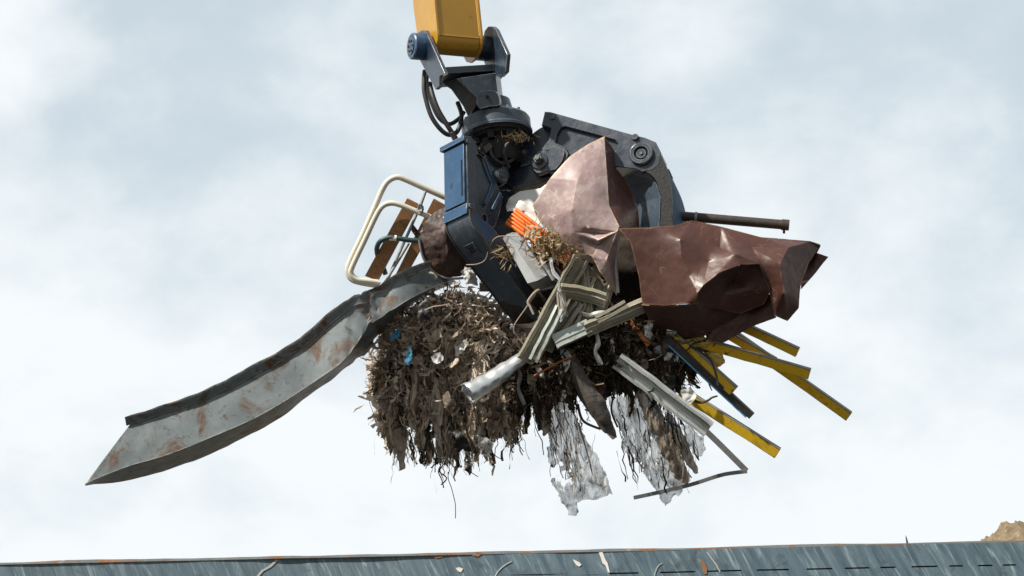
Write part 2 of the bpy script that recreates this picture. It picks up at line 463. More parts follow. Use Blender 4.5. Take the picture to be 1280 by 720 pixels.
# ------------------------------------------------------------------ world, sun
SUN_EL, SUN_AZ = 43.0, 217.0        # azimuth from +X, counter-clockwise: from the left, a little to the camera's side
def make_world():
    w = bpy.data.worlds.new('World'); scene.world = w; w.use_nodes = True
    nt = w.node_tree; N, K = nt.nodes, nt.links
    bg = N['Background']
    sky = N.new('ShaderNodeTexSky'); sky.sky_type = 'NISHITA'; sky.sun_disc = False
    sky.sun_elevation = R(SUN_EL)
    sky.sun_rotation = R(90 - SUN_AZ)
    sky.air_density = 1.0; sky.dust_density = 1.5; sky.ozone_density = 1.2
    tc = N.new('ShaderNodeTexCoord'); d = tc.outputs['Generated']
    def nz(sc, det, dist, off, r=.55):
        mp = N.new('ShaderNodeMapping'); mp.inputs['Location'].default_value = off
        mp.inputs['Scale'].default_value = (1, 1, 1.5)
        K.new(d, mp.inputs[0])
        n = N.new('ShaderNodeTexNoise'); n.inputs['Scale'].default_value = sc; n.inputs['Detail'].default_value = det
        n.inputs['Distortion'].default_value = dist; n.inputs['Roughness'].default_value = r
        K.new(mp.outputs[0], n.inputs['Vector']); return n.outputs['Fac']
    def math_(op, a, b):
        m = N.new('ShaderNodeMath'); m.operation = op
        for i, x in enumerate((a, b)):
            if isinstance(x, (int, float)): m.inputs[i].default_value = x
            else: K.new(x, m.inputs[i])
        return m.outputs[0]
    def rng(src, a, b, c=0, e=1):
        r = N.new('ShaderNodeMapRange'); r.interpolation_type = 'SMOOTHSTEP'
        for i, x in ((1, a), (2, b), (3, c), (4, e)): r.inputs[i].default_value = x
        K.new(src, r.inputs[0]); return r.outputs[0]
    def blob(x, y, inner, outer):
        v = (RIGHT * (x - 640) + UP * (360 - y) + FWD * F).normalized()
        m = N.new('ShaderNodeVectorMath'); m.operation = 'DOT_PRODUCT'
        m.inputs[1].default_value = v
        nrm = N.new('ShaderNodeVectorMath'); nrm.operation = 'NORMALIZE'; K.new(d, nrm.inputs[0])
        K.new(nrm.outputs[0], m.inputs[0])
        return rng(m.outputs['Value'], math.cos(R(outer)), math.cos(R(inner)))
    sep = N.new('ShaderNodeSeparateXYZ'); K.new(d, sep.inputs[0])
    n1 = nz(6.0, 8, .25, (.3, .1, .7), .52); n2 = nz(15, 8, .15, (1.3, 2.1, .2), .58)
    n = math_('ADD', math_('MULTIPLY', n1, .72), math_('MULTIPLY', n2, .28))
    # thin places in the cloud deck: the deck thickens towards the horizon
    dens = math_('ADD', rng(n, .26, .74), rng(sep.outputs['Z'], .20, .56, .30, -.20))
    for (x, y, i, o, k) in SKY_GAPS:
        dens = math_('ADD', dens, math_('MULTIPLY', blob(x, y, i, o), k))
    dens_c = rng(dens, -.05, 1.0)
    mx = N.new('ShaderNodeMix'); mx.data_type = 'RGBA'
    K.new(dens_c, mx.inputs[0])
    tint = N.new('ShaderNodeMix'); tint.data_type = 'RGBA'; tint.inputs[0].default_value = .80
    K.new(sky.outputs[0], tint.inputs[6]); tint.inputs[7].default_value = (6.2, 7.1, 7.6, 1)
    K.new(tint.outputs[2], mx.inputs[6]); mx.inputs[7].default_value = (8.25, 8.65, 8.85, 1)
    # unseen darker sky added overhead and behind the camera to weaken the fill light
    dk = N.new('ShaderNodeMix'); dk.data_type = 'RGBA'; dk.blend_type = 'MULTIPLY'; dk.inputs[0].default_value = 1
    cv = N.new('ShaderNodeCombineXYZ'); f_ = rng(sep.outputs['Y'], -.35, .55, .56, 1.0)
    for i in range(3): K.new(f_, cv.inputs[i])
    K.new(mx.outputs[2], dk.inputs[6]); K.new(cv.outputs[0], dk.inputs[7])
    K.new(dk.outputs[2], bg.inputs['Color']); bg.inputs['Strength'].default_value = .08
# (direction as a photo point, inner and outer radius in degrees, change of cloud cover)
SKY_GAPS = [(215, 40, 1, 5.5, -.42), (30, 250, .5, 4.5, -.2), (1180, 60, 1, 7.5, -.18), (950, 200, .5, 5, -.18), (860, 30, .3, 3.5, .3), (40, 30, .3, 3, .25), (380, 180, 1, 5, .12)]
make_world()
sd = bpy.data.lights.new('sun', 'SUN'); sd.energy = 5.0; sd.angle = R(1.5); sd.color = (1, .93, .82)
so = bpy.data.objects.new('sun', sd); COL.objects.link(so)
to_sun = Vector((math.cos(R(SUN_AZ)) * math.cos(R(SUN_EL)), math.sin(R(SUN_AZ)) * math.cos(R(SUN_EL)), math.sin(R(SUN_EL))))
so.rotation_euler = to_sun.to_track_quat('Z', 'Y').to_euler(); so.location = (-20, 5, 30)

cd = bpy.data.cameras.new('camera'); cam = bpy.data.objects.new('camera', cd); COL.objects.link(cam)
cam.location = CAM; cam.rotation_euler = (R(90) + PITCH, 0, 0)
cd.sensor_width = 36; cd.lens = 18 / math.tan(R(15)); cd.clip_start = .1; cd.clip_end = 3000
scene.camera = cam
scene.view_settings.view_transform = 'Standard'; scene.view_settings.look = 'None'
scene.view_settings.exposure = 0.5; scene.view_settings.gamma = 1
scene.cycles.max_bounces = 8; scene.cycles.transparent_max_bounces = 12

# ------------------------------------------------------------------ setting: ground, container, mound
mat('dirt', (.10, .09, .075), (.17, .15, .125), .6, .85, 1, bump=.6, bscale=8, stain=(.09, .075, .06), stain_scale=.4)
g = MB().add([(-900, -900, 0), (900, -900, 0), (900, 900, 0), (-900, 900, 0)], [(0, 1, 2, 3)])
go = g.build('ground', 'dirt', world=True, flat=True); tag(go, 'pale compacted dirt ground of the scrap yard', 'ground', kind='structure')

def ray_at_height(x, y, h):
    d = RIGHT * (x - 640) + UP * (360 - y) + FWD * F
    return CAM + d * ((h - CAM.z) / d.z)
HC = 3.4
ca, cb = ray_at_height(300, 695.7, HC), ray_at_height(1280, 674.5, HC)
cdir = (cb - ca).normalized(); cback = Vector((-cdir.y, cdir.x, 0))
mat('container_paint', (.030, .060, .086), (.092, .142, .175), 1.0, .4, .6, bump=.15, bscale=3,
    stretch=((34.0, 34.0, 3.2), (0, R(26), 0)), stain=(.25, .32, .35), stain_scale=1.3, stain_lo=.54, stain_hi=.74,
    stain2=(.024, .036, .048), s2=(9.0, .54, .70))
mat('rusty_rim', (.10, .12, .13), (.17, .18, .18), 6, .5, .8, bump=.4, stain=(.22, .095, .03), stain_scale=4.5, stain_lo=.52, stain_hi=.62, stain2=(.30, .26, .21), s2=(11, .60, .68))
mat('inside_shade', (.02, .018, .016), (.04, .03, .025), 5, .9, 1)  # near-black colour stands in for the shade inside slots and sockets
mat('pale_flake', (.50, .48, .47), (.60, .58, .56), 10, .7, .9)
mat('rust_flake', (.16, .07, .03), (.24, .11, .05), 10, .8, .9, bump=.3)
mat('scratch', (.26, .28, .28), (.32, .34, .33), 10, .6, .8)

def cpt(u, back, h): return ca + cdir * u + cback * back + Vector((0, 0, h - HC))
U0, U1, DEEP = -6.0, 9.0, 6.4
cont = thing('steel_container', cpt(1.5, DEEP / 2, 0), 'long weathered blue steel waste container with a row of dark slots under its rim', 'container', world=True)
def on_wall(x, y):
    """distance along the wall and height of a photo point on the near wall"""
    d = RIGHT * (x - 640) + UP * (360 - y) + FWD * F
    n = -cback
    t = (ca - CAM).dot(n) / d.dot(n)
    p = CAM + d * t
    return (p - ca).dot(cdir), p.z
slots = []
for x0, x1, y0, y1 in [(762, 798, 719, 718.2), (825, 869, 717.4, 716.2), (883, 927, 715.6, 714.3), (946, 986, 713.6, 712.2), (1008, 1040, 711, 710.2), (1056, 1086, 709, 708.2), (1100, 1119, 708, 707.2), (1139, 1171, 706, 705),
                       (1186, 1203, 704.8, 704), (1222, 1240, 703.6, 702.9), (1253, 1269, 702, 701.2), (1292, 1320, 700.5, 699.5)]:
    slots.append((on_wall(x0, y0)[0], on_wall(x1, y1)[0]))
hs = on_wall(1000, 712)[1]
us = [U0] + [u for s_ in slots for u in s_] + [U1]
mb = MB()
hl = [0.0, hs - .0035, hs + .003, HC - .012]
for i in range(len(us) - 1):
    for j in range(3):
        if j == 1 and i % 2 == 1: continue
        a, b = us[i], us[i + 1]
        # long pieces get extra columns so the plate can carry its dents
        nn = max(1, int((b - a) / .08)) if j != 1 else 1
        for k in range(nn):
            p, q = a + (b - a) * k / nn, a + (b - a) * (k + 1) / nn
            hh = [hl[j], hl[j + 1]]
            mb.add([cpt(p, 0, hh[0]), cpt(q, 0, hh[0]), cpt(q, 0, hh[1]), cpt(p, 0, hh[1])], [(0, 1, 2, 3)])
# slightly buckled plate
def dentw(p):
    u = (p - ca).dot(cdir)
    return cback * (noise.fractal(Vector((u * .9, p.z * 1.1, 4)), 1, 2, 3) * .018)
mb.v = [p + dentw(p) for p in mb.v]
mb.build('near_wall', 'container_paint', cont, world=True)
def wallbox(name, m, u0, u1, b0, b1, h0, h1, bevel=0, wob=0):
    x = MB()
    n = max(1, int((u1 - u0) / .05)) if wob else 1
    vs, fs = [], []
    for k in range(n + 1):
        u = u0 + (u1 - u0) * k / n
        dz = noise.fractal(Vector((u * 2.2, 3, 1)), 1, 2, 4) * wob
        db = noise.fractal(Vector((u * 3.1, 9, 1)), 1, 2, 4) * wob
        vs += [cpt(u, b0 + db, h0), cpt(u, b1 + db, h0), cpt(u, b1 + db, h1 + dz), cpt(u, b0 + db, h1 + dz)]
    for k in range(n):
        for i in range(4): fs.append((4 * k + i, 4 * k + (i + 1) % 4, 4 * k + 4 + (i + 1) % 4, 4 * k + 4 + i))
    fs += [(3, 2, 1, 0), (4 * n, 4 * n + 1, 4 * n + 2, 4 * n + 3)]
    x.add(vs, fs)
    return x.build(name, m, cont, world=True, bevel=bevel / S if bevel else 0)
wallbox('slot_backing', 'inside_shade', U0, U1, .03, .05, 0, HC - .06)  # dark sheet in place of the shade behind the slots
wallbox('far_wall', 'container_paint', U0, U1, DEEP - .05, DEEP, 0, HC - .03)
wallbox('end_wall', 'container_paint', U0, U0 + .05, .06, DEEP - .06, 0, HC - .03)
wallbox('end_wall', 'container_paint', U1 - .05, U1, .06, DEEP - .06, 0, HC - .03)
wallbox('container_floor', 'inside_shade', U0 + .06, U1 - .06, .06, DEEP - .06, .1, .16)
wallbox('rim', 'rusty_rim', U0, U1, -.004, .07, HC - .014, HC - .003, wob=.006)
# flakes of pale paint and rust with shapes of their own
def flake(name, m, poly):
    x = MB()
    pts = []
    for (px, py) in poly:
        u, h = on_wall(px, py); pts.append(cpt(u, 0, h) + dentw(cpt(u, 0, h)) - cback * .004)
    o = MB(); n = len(pts)
    o.add(pts + [p + cback * .003 for p in pts], [tuple(range(n)), tuple(reversed(range(n, 2 * n)))] + [(i, (i + 1) % n, (i + 1) % n + n, i + n) for i in range(n)])
    o.build(name, m, cont, world=True)
flake('paint_flake', 'pale_flake', [(748.5, 691), (753, 690), (755, 695), (757, 700), (759.5, 704), (762.5, 716), (760, 715.5), (757, 707), (753, 704), (751, 697)])
flake('paint_flake', 'pale_flake', [(716, 699), (720, 701), (724, 703), (727, 706), (724, 708.5), (720.5, 706.5), (718, 703)])
flake('paint_flake', 'pale_flake', [(569.5, 710), (574, 709), (579, 711), (576, 715.5), (572, 713.5)])
flake('rust_patch', 'rust_flake', [(876, 699), (879, 701), (882, 706), (884, 712), (883.5, 718), (880.5, 718), (878, 712), (876.5, 705)])
flake('rust_patch', 'rust_flake', [(538.5, 692.3), (548, 692), (556, 692.5), (553, 696.5), (545, 698), (541, 696)])
flake('rust_patch', 'rust_flake', [(587, 690.6), (599, 690.2), (603, 692), (598, 696), (591, 695)])
flake('scratch_mark', 'scratch', [(828, 704), (824, 705.5), (820.5, 709.5), (818, 716), (817, 722), (818.5, 722), (819.5, 716), (822, 710), (825, 706.3), (828, 705)])
flake('scratch_mark', 'scratch', [(640, 701.5), (633, 704.5), (626, 709.5), (621, 715), (617, 722), (619, 722), (623, 715), (628, 710), (634, 705.6), (640, 702.8)])
flake('scratch_mark', 'scratch', [(345, 699), (336, 707), (326, 713), (319, 722), (322, 722), (329, 714), (339, 708.5), (347, 700.5)])
flake('scratch_mark', 'scratch', [(884, 690), (889, 697), (896, 706), (901, 716), (899.5, 716), (894.5, 706.5), (888, 698), (883, 691)])
# wire stub standing on the rim
u_, h_ = on_wall(1135, 679)
p = cpt(u_, .03, HC - .02)
wm = MB(); wm.tube([p, p + Vector((.001, 0, .02)), p + Vector((-.002, 0, .04)), p + Vector((-.004, 0, .056))], [.004, .005, .0035, .001], 6)
tag(wm.build('wire_stub', 'dark_bar', world=True), 'short dark wire stub standing up from the container rim', 'wire')
u_, h_ = on_wall(949, 681)

# mound behind the container
mat('mound_soil', (.10, .074, .045), (.24, .185, .115), 9, .9, 1, bump=1, bscale=26, stain=(.09, .065, .04), stain_scale=6, stain_lo=.5, stain_hi=.7, stain2=(.45, .37, .25), s2=(12, .6, .7))
def mound():
    d = RIGHT * (1345 - 640) + UP * (360 - 647) + FWD * F
    base = CAM + d * (22.0 / d.y)
    x = MB(); n = 260
    H = base.z; rad = 6.5
    c = Vector((base.x, base.y, 0))
    vs, fs = [], []
    for i in range(n + 1):
        for j in range(n + 1):
            a, b = (i / n * 2 - 1) * rad, (j / n * 2 - 1) * rad
            r = math.hypot(a, b) / rad
            # steep-sided top: near the frame edge the heap drops to the left
            h = H * max(0, 1 - r ** 1.5) if r < 1 else 0
            q = Vector((a, b, 0))
            h += (noise.fractal(q * .9 + Vector((3, 1, 2)), .8, 2.1, 6) * .28 + noise.fractal(q * 3.7, .7, 2.1, 5) * .15 + noise.fractal(q * 15, .6, 2.1, 4) * .09) * (1 if r < .97 else 0)
            vs.append(c + q + Vector((0, 0, max(h, .0) - .05 * (r > .97))))
    for i in range(n):
        for j in range(n):
            a = i * (n + 1) + j
            fs.append((a, a + n + 1, a + n + 2, a + 1))
    x.add(vs, fs)
    return tag(x.build('earth_mound', 'mound_soil', world=True, angle=80), 'tan heap of earth and stones behind the right end of the container', 'mound', kind='structure')
mound()

# ------------------------------------------------------------------ excavator arm
A = Vector((.915, -.03, .40)).normalized()           # along the pin, left to right
B = (VUP.cross(A)).normalized()
if B.z > 0: B = -B                                    # towards the camera
E = A.cross(B).normalized()
if E.y < 0: E = -E
PC = L(564, 57, 0)
arm = thing('excavator_arm', PC, 'yellow steel excavator arm reaching down to the black grapple', 'excavator arm')
def armp(a, b, e): return PC + A * a + B * b + E * e
def arm_side(a0, a1):
    prof = [(30, 300), (30, 0), (28.5, -7), (24, -13), (16, -17), (4, -18.5), (-10, -17), (-22, -10), (-30, 2), (-34, 20), (-38, 60), (-42, 300)]
    return prof
mb = MB(); mb.prism([armp(-30, b, e) for b, e in arm_side(0, 0)], A * 3.5); mb.build('side_plate', 'yellow_arm', arm, bevel=.6)
mb = MB(); mb.prism([armp(28, b, e) for b, e in arm_side(0, 0)], A * 3.5); mb.build('side_plate', 'yellow_arm', arm, bevel=.6)
mb = MB(); mb.prism([armp(-26.4, b, e) for b, e in [(28, 300), (28, 1), (26.5, -5.5), (22.5, -11), (15.5, -14.8), (4, -16.2), (4, -13), (14, -11.5), (20, -8), (24, 2), (24, 300)]], A * 54.3); mb.build('front_plate', 'yellow_arm', arm, bevel=.4)
mb = MB(); mb.prism([armp(-26.4, b, e) for b, e in [(-40, 300), (-36, 62), (-32, 62), (-36, 300)]], A * 54.3); mb.build('rear_plate', 'yellow_arm', arm)
mb = MB(); mb.cyl(armp(-26.3, 0, 1), armp(27.8, 0, 1), 12.5); mb.build('pin_boss', 'yellow_arm', arm, bevel=.5)
mb = MB(); mb.tube([armp(-26.3, 28.2, -1), armp(27.8, 28.2, -1)], .8, 8); mb.build('weld_bead', 'yellow_arm', arm)
mb = MB(); mb.tube([armp(27.4, 28.4, 300), armp(27.4, 28.4, 2)], .9, 6); mb.build('weld_bead', 'yellow_arm', arm)

# ------------------------------------------------------------------ grapple
gr = thing('grapple', L(621, 172, 0), 'black and blue hydraulic scrap grapple clutching a bundle of waste', 'grapple')
# hanger
hang = MB()
PL = Plane(PC + A * -40, A); PR = Plane(PC + A * 47, A)
lp = [(523, 40), (527, 37.5), (531.5, 38), (534, 43), (556, 92), (549, 95), (549, 108), (544, 112), (525, 76), (521, 60)]
hang.prism(PL.pts(lp), A * 5)
rp = [(606, 38), (610, 33), (616, 33), (620, 37), (634, 68), (632, 90), (626, 96), (610, 90), (600, 66)]
hang.prism(PR.pts(rp), A * 5)
hl_ = L(549, 97, -12); hr_ = L(628, 92, 20)
hang.beam(hl_, hr_, 9, 44, side=B)
hanger = hang.build('hanger', 'black_paint', gr, bevel=.7)
hanger['label'] = 'forked black hanger with two pin bosses'
mb = MB(); mb.prism([L(570, 98, -32), L(619, 91, -18), L(624, 131, -20), L(597, 124, -32)], Vector((6, 2, 34))); mb.build('web_plate', 'black_paint', gr, bevel=.8)
mb = MB(); mb.prism([L(545, 99, -6), L(572, 98, -8), L(599, 125, -10), L(587, 150, -8), L(579, 133, -8), L(564, 112, -7)], Vector((8, 1, 22))); mb.build('web_plate', 'black_paint', gr, bevel=.8)
mb = MB(); mb.prism([L(x, y, -38) for x, y in spline([(596, 120, 0), (603, 113, 0), (617, 113, 0), (624, 119, 0), (625, 131, 0), (612, 133, 0), (598, 135, 0)], 3, True) for x, y in [(x, y)]] if False else
     [L(v.x, v.y, -38) for v in spline([(596, 121, 0), (602, 114, 0), (617, 113, 0), (623, 119, 0), (624, 131, 0), (612, 133, 0), (598, 135, 0)], 3, True)], Vector((2, 0, 9)))
lug = mb.build('pivot_lug', 'black_paint', gr, bevel=.8)
mb = MB(); mb.cyl(L(609, 121, -40), L(609, 121, -36), 2.2, seg=16); mb.build('grease_hole', 'greasy_black', lug)
# bosses
def boss(c, d, r, ln, m='blue_sheen', cap=True, par=None):
    b = MB()
    b.lathe(c, d, [(0.01, 0), (r * .92, 0), (r, r * .08), (r, ln), (0.01, ln)][::1], 40)
    o = b.build('pin_boss', m, par or gr, angle=30)
    if cap:
        b = MB(); b.lathe(c - d * 1.2, d, [(.01, 0), (r * .62, 0), (r * .62, 2.4), (.01, 2.4)], 32); b.build('pin_cap', 'black_paint', o, angle=30)
        a_, b_ = frame(d)
        for k in range(6):
            b = MB(); q = c + (a_ * math.cos(k * PI / 3) + b_ * math.sin(k * PI / 3)) * r * .42 - d * 2.4
            b.cyl(q, q + d * 2.2, r * .09, seg=8); b.build('bolt_head', 'worn_steel', o)
    return o
boss(L(514, 57.5, -26), A, 16.5, 20)
boss(PC + A * 33, A, 16, 24, 'black_paint', False)
boss(PC + A * 66, -A, 14, 12, 'black_paint', True)
# hoses
for path, r in (([(531, 88, -4), (530, 100, -8), (531, 118, -14), (540, 147, -20), (557, 167, -18), (571, 165, -10), (577, 145, 0), (572, 128, 10)], 2.9),
                ([(534, 92, 6), (534, 110, 4), (546, 143, 0), (560, 155, 2), (573, 149, 6), (580, 140, 12)], 2.7),
                ([(537, 104, -2), (541, 120, -14), (548, 138, -20), (560, 158, -22), (569, 172, -20)], 3.1)):
    mb = MB(); mb.tube(spline([L(*p) for p in path], 8), r, 12); mb.build('hose', 'rubber', gr)
mb = MB(); mb.cyl(L(564.5, 165, -21), L(572, 179, -19), 3.9, seg=12); mb.build('hose_fitting', 'worn_steel', gr, bevel=.4)
# rotator
V = (VUP + Vector((-.10, 0, 0))).normalized()
RC = L(621.5, 171, 0)
mb = MB(); mb.lathe(RC, V, [(37, 0), (44.5, 0), (45, 3), (43.6, 4), (43.6, 19), (42, 21.5), (33, 27), (24, 32), (21, 48), (.01, 48), (.01, 12), (36, 12)], 64)
rot = mb.build('rotator', 'slate_paint', gr, angle=28)
for k in range(14):
    a_, b_ = frame(V); t = 2 * PI * k / 14
    q = RC + (a_ * math.cos(t) + b_ * math.sin(t)) * 37.5
    mb = MB(); mb.cyl(q + V * 23.2, q + V * 26.5, 2.1, seg=6); mb.build('bolt_head', 'black_paint', rot)
mb = MB(); mb.lathe(RC - V * 40, V, [(.01, 0), (26, 0), (28, 6), (28, 30), (33, 34), (33, 52), (.01, 52)], 40); mb.build('hub', 'greasy_black', gr)
mb = MB(); mb.lathe(RC - V * 2, V, [(30, 0), (36, 0), (36, 9), (30, 9)], 48); mb.build('slew_ring', 'worn_steel', gr)
for k in range(8):
    t = 2 * PI * k / 8 + .3; a_, b_ = frame(V)
    q = RC + (a_ * math.cos(t) + b_ * math.sin(t)) * 30 - V * 9
    mb = MB(); mb.box(q, a_ * 5, b_ * 4, V * 6); mb.build('lug_block', 'greasy_black', gr, bevel=.8)
for path, r in (([(603, 180, -34), (600, 192, -40), (608, 204, -40), (620, 206, -34), (632, 200, -30)], 2.4), ([(612, 182, -38), (616, 196, -42), (628, 204, -38), (640, 200, -30), (648, 190, -20)], 2.2), ([(634, 180, -38), (630, 192, -40), (636, 210, -34)], 2.6)):
    mb = MB(); mb.tube(spline([L(*p) for p in path], 8), r, 12); mb.build('hose', 'rubber', gr)
mb = MB(); mb.prism([L(603, 184, -44), L(612, 178, -44), L(616, 184, -43), L(607, 192, -43)], Vector((1, 0, 8))); mb.build('hose_clamp', 'worn_steel', gr, bevel=.6)
# hub frame arm to the right
HN = horiz(255)
PH = Plane(L(664, 204, -4), HN)
mb = MB(); mb.prism(PH.pts([(630, 196), (650, 190), (664, 196), (672, 205), (696, 208), (688, 222), (662, 229), (642, 236), (632, 228)]), -HN * 46); mb.build('frame_arm', 'black_paint', gr, bevel=1)
mb = MB(); mb.prism(PH.pts([(634, 206), (652, 203), (668, 200), (669, 204), (652, 207.5), (635, 211)], 3), -HN * 3); mb.build('frame_rib', 'black_paint', gr, bevel=.6)
mb = MB(); mb.prism(PH.pts([(640, 233), (664, 226), (688, 220), (688, 225), (664, 232), (641, 240)], 3), -HN * 50); mb.build('frame_rib', 'worn_steel', gr, bevel=.6)
PG = Plane(L(668, 178, 6), HN)
mb = MB(); mb.prism([Vector(v) for v in spline(PG.pts([(648, 190), (655, 178), (667, 166), (680, 158), (693, 158), (690, 178), (676, 192), (664, 200), (652, 200)]), 3, True)], -HN * 20); mb.build('cylinder_barrel', 'black_paint', gr, bevel=1)
mb = MB(); mb.cyl(PG.at(655, 190, 3), PG.at(655, 190, -6), 3.4, seg=16); mb.build('frame_bolt', 'worn_steel', gr, bevel=.4)

def poly_mid(p): return sum(p, Vector()) / len(p)

# left tine
NL, OL = horiz(310), horiz(220)
TL = Plane(L(583, 171, -56), NL)
WL = 45
tine = None
side = [(583, 171), (589, 170), (594, 178), (600, 190), (612, 196), (624, 202), (634, 210), (638, 220), (633, 229), (623, 234), (629, 246), (625, 265), (619, 283), (611, 288), (600, 284), (592, 276), (585, 257)]
mb = MB(); mb.prism(TL.pts(side, -4), -NL * (WL - 8))
tine = mb.build('tine', 'black_paint', gr, bevel=.8)
tine['label'] = 'upright blue tine with ribbed side plate'
pocket = [(596, 193), (601, 193), (608, 203), (613, 217), (620, 229), (616, 240), (609, 254), (604, 261), (599, 256), (596.5, 240), (594, 215)]
hole2 = [(TL.at(606, 273) + (NL.cross(VUP)).normalized() * 3.6 * math.cos(R(t)) + VUP * 5.6 * math.sin(R(t))) for t in range(0, 360, 30)]
for off in (0, -WL + 4):
    mb = MB(); sh = -NL * (0 if off == 0 else WL - 4)
    mb.prism([p + sh for p in TL.pts(side)], -NL * 4, [[p + sh for p in TL.pts(pocket)], [p + sh for p in hole2]])
    mb.build('side_plate', 'black_paint' , tine, bevel=.9)
mb = MB(); mb.prism(TL.pts([(601, 197), (604, 199), (611, 214), (618, 230), (614, 240), (606, 256), (603.5, 255), (610, 240), (613, 230), (606, 214)], -3.9), NL * 2.2); mb.build('rib', 'blue_sheen', tine, bevel=.6)
mb = MB(); mb.prism(TL.pts([(612.5, 262), (616, 263), (626, 243), (623, 241)], 0.05), NL * 3); mb.build('rib', 'blue_sheen', tine, bevel=.8)
mb = MB(); mb.lathe(TL.at(629, 218, 7), -NL, [(.01, 0), (7.5, 0), (9.5, 2), (10.5, 12), (.01, 12)], 32); bo = mb.build('pivot_boss', 'black_paint', tine)
mb = MB(); mb.lathe(TL.at(629, 218, 9), -NL, [(.01, 0), (4, 0), (4.5, 3), (.01, 3)], 6); mb.build('pin_nut', 'worn_steel', bo)
mb = MB(); mb.lathe(TL.at(586, 176, 3), -NL, [(.01, 0), (3, 0), (3.4, 3.4), (.01, 3.4)], 16); mb.build('bolt_head', 'black_paint', tine)
mb = MB(); mb.lathe(TL.at(590, 257, 4), -NL, [(.01, 0), (3.6, 0), (4.4, 4.4), (.01, 4.4)], 16); mb.build('bolt_head', 'black_paint', tine)
# outer cover panel, ledge and lower strap on the left face
e1, e2 = TL.at(583.5, 175), TL.at(585, 254)
def outp(t, w, o=0): return e1.lerp(e2, t) - NL * w + OL * o
mb = MB(); mb.prism([outp(.04, 3), outp(.04, WL - 3), outp(.98, WL - 3), outp(.98, 3)], OL * 3); pan = mb.build('cover_panel', 'blue_sheen', tine, bevel=.7)
mb = MB(); mb.prism([outp(-.05, -1.5), outp(-.05, WL + 1.5), outp(.025, WL + 1.5), outp(.025, -1.5)], OL * 6 ); mb.build('ledge', 'blue_sheen', tine, bevel=.7)
mb = MB(); mb.prism([outp(.30, 6), outp(.30, 8.2), outp(.86, 8.2), outp(.86, 6)], OL * 3.6); mb.build('seam_strip', 'greasy_black', pan)
mb = MB(); mb.prism([outp(1.00, 0), outp(1.00, WL), outp(1.16, WL), outp(1.16, 0)], OL * 2.2); mb.build('ledge', 'blue_sheen', tine, bevel=.7)
# blade
near = spline(TL.pts([(586, 262), (588, 276), (600, 297), (620, 324), (641, 351), (664, 381), (690, 408), (716, 428)]), 6)
inner = spline(TL.pts([(612, 282), (622, 293), (644, 312), (668, 345), (690, 378), (716, 428)]), 6)
mb = MB(); mb.prism(near + inner[::-1][1:], -NL * WL)
bl = mb.build('blade', 'slate_paint', gr, bevel=.6, angle=40); bl['label'] = 'curved black blade of the left tine'
for w in (-1.6, WL - .2):
    mb = MB()
    vs, fs = [], []
    for i, p in enumerate(near):
        d = (near[min(i + 1, len(near) - 1)] - near[max(i - 1, 0)]).normalized()
        o = d.cross(NL).normalized()
        if o.dot(OL) < 0: o = -o
        c = p - NL * w
        vs += [c + o * 1.5, c + o * 1.5 + NL * 1.8, c - o * 2.5 + NL * 1.8, c - o * 2.5]
    n = len(near)
    for i in range(n - 1):
        for k in range(4): fs.append((4 * i + k, 4 * i + (k + 1) % 4, 4 * i + 4 + (k + 1) % 4, 4 * i + 4 + k))
    fs += [(3, 2, 1, 0), tuple(range(4 * n - 4, 4 * n))]
    mb.add(vs, fs); mb.build('wear_edge', 'worn_steel', bl)
c = near[14] - NL * (WL * .52); d = (near[15] - near[13]).normalized(); o = d.cross(NL).normalized()
if o.dot(OL) < 0: o = -o
sq = lambda r: [c + d * i * r + NL * j * r + o * .05 for i, j in ((-1, -1), (1, -1), (1, 1), (-1, 1))]
mb = MB(); mb.prism(sq(9), o * 1.4, [sq(5)]); co_ = mb.build('socket_collar', 'black_paint', bl, bevel=.3)
mb = MB(); mb.prism(sq(4.97), o * .25); mb.build('socket_shade', 'inside_shade', co_)  # dark plate laid on the blade as the shade of a socket hole
# tine pivot strap between tine and blade (front)
mb = MB(); mb.prism(TL.pts([(586, 262), (612, 283), (620, 291), (610, 304), (598, 296), (588, 280)], .1), NL * 2.2); mb.build('blade_gusset', 'blue_sheen', bl, bevel=.8)

# right tine
NR, OR_ = horiz(255), horiz(345)
TR = Plane(L(665, 203, -22), NR)
WR = 112
side = [(681, 139.5), (688, 140), (735, 153), (789, 168), (806, 172), (820, 178), (826, 190), (824, 205), (815, 212), (802, 215), (793, 211), (769, 208), (745, 205), (720, 207), (705, 210), (697, 220), (685, 215), (673, 219), (665, 212), (663, 203), (668, 194), (676, 187), (686, 175), (689, 160), (677, 157)]
mb = MB(); mb.prism(TR.pts(side, -5), -NR * 40)
tr = mb.build('tine', 'black_paint', gr, bevel=.8); tr['label'] = 'reaching black tine with large pivot eye'
pk = [(694, 178), (696, 168), (701, 159.5), (706, 158), (725, 163), (750, 169.5), (768, 174.5), (773, 180), (769, 190), (763, 199), (745, 200), (718, 203), (706, 204), (711, 192), (706, 183)]
mb = MB(); mb.prism(TR.pts(side), -NR * 5, [TR.pts(pk)]); mb.build('side_plate', 'black_paint', tr, bevel=1.1)
def disc(x, y, r, prof, m, par, nm, seg=36, pl=None):
    b = MB(); b.lathe((pl or TR).at(x, y), -(pl or TR).n, prof, seg); return b.build(nm, m, par, angle=30)
eye = disc(802, 193, 15, [(9, -5), (13.5, -5), (15, -3), (15, 1), (9, 1)], 'black_paint', tr, 'pivot_eye')
disc(802, 193, 6, [(.01, -3.5), (6, -3.5), (7, -2), (7, 1), (.01, 1)], 'black_paint', eye, 'pivot_pin')
disc(802, 193, 6, [(.01, -5), (2, -5), (2.5, -3), (.01, -3)], 'worn_steel', eye, 'grease_nipple', 12)
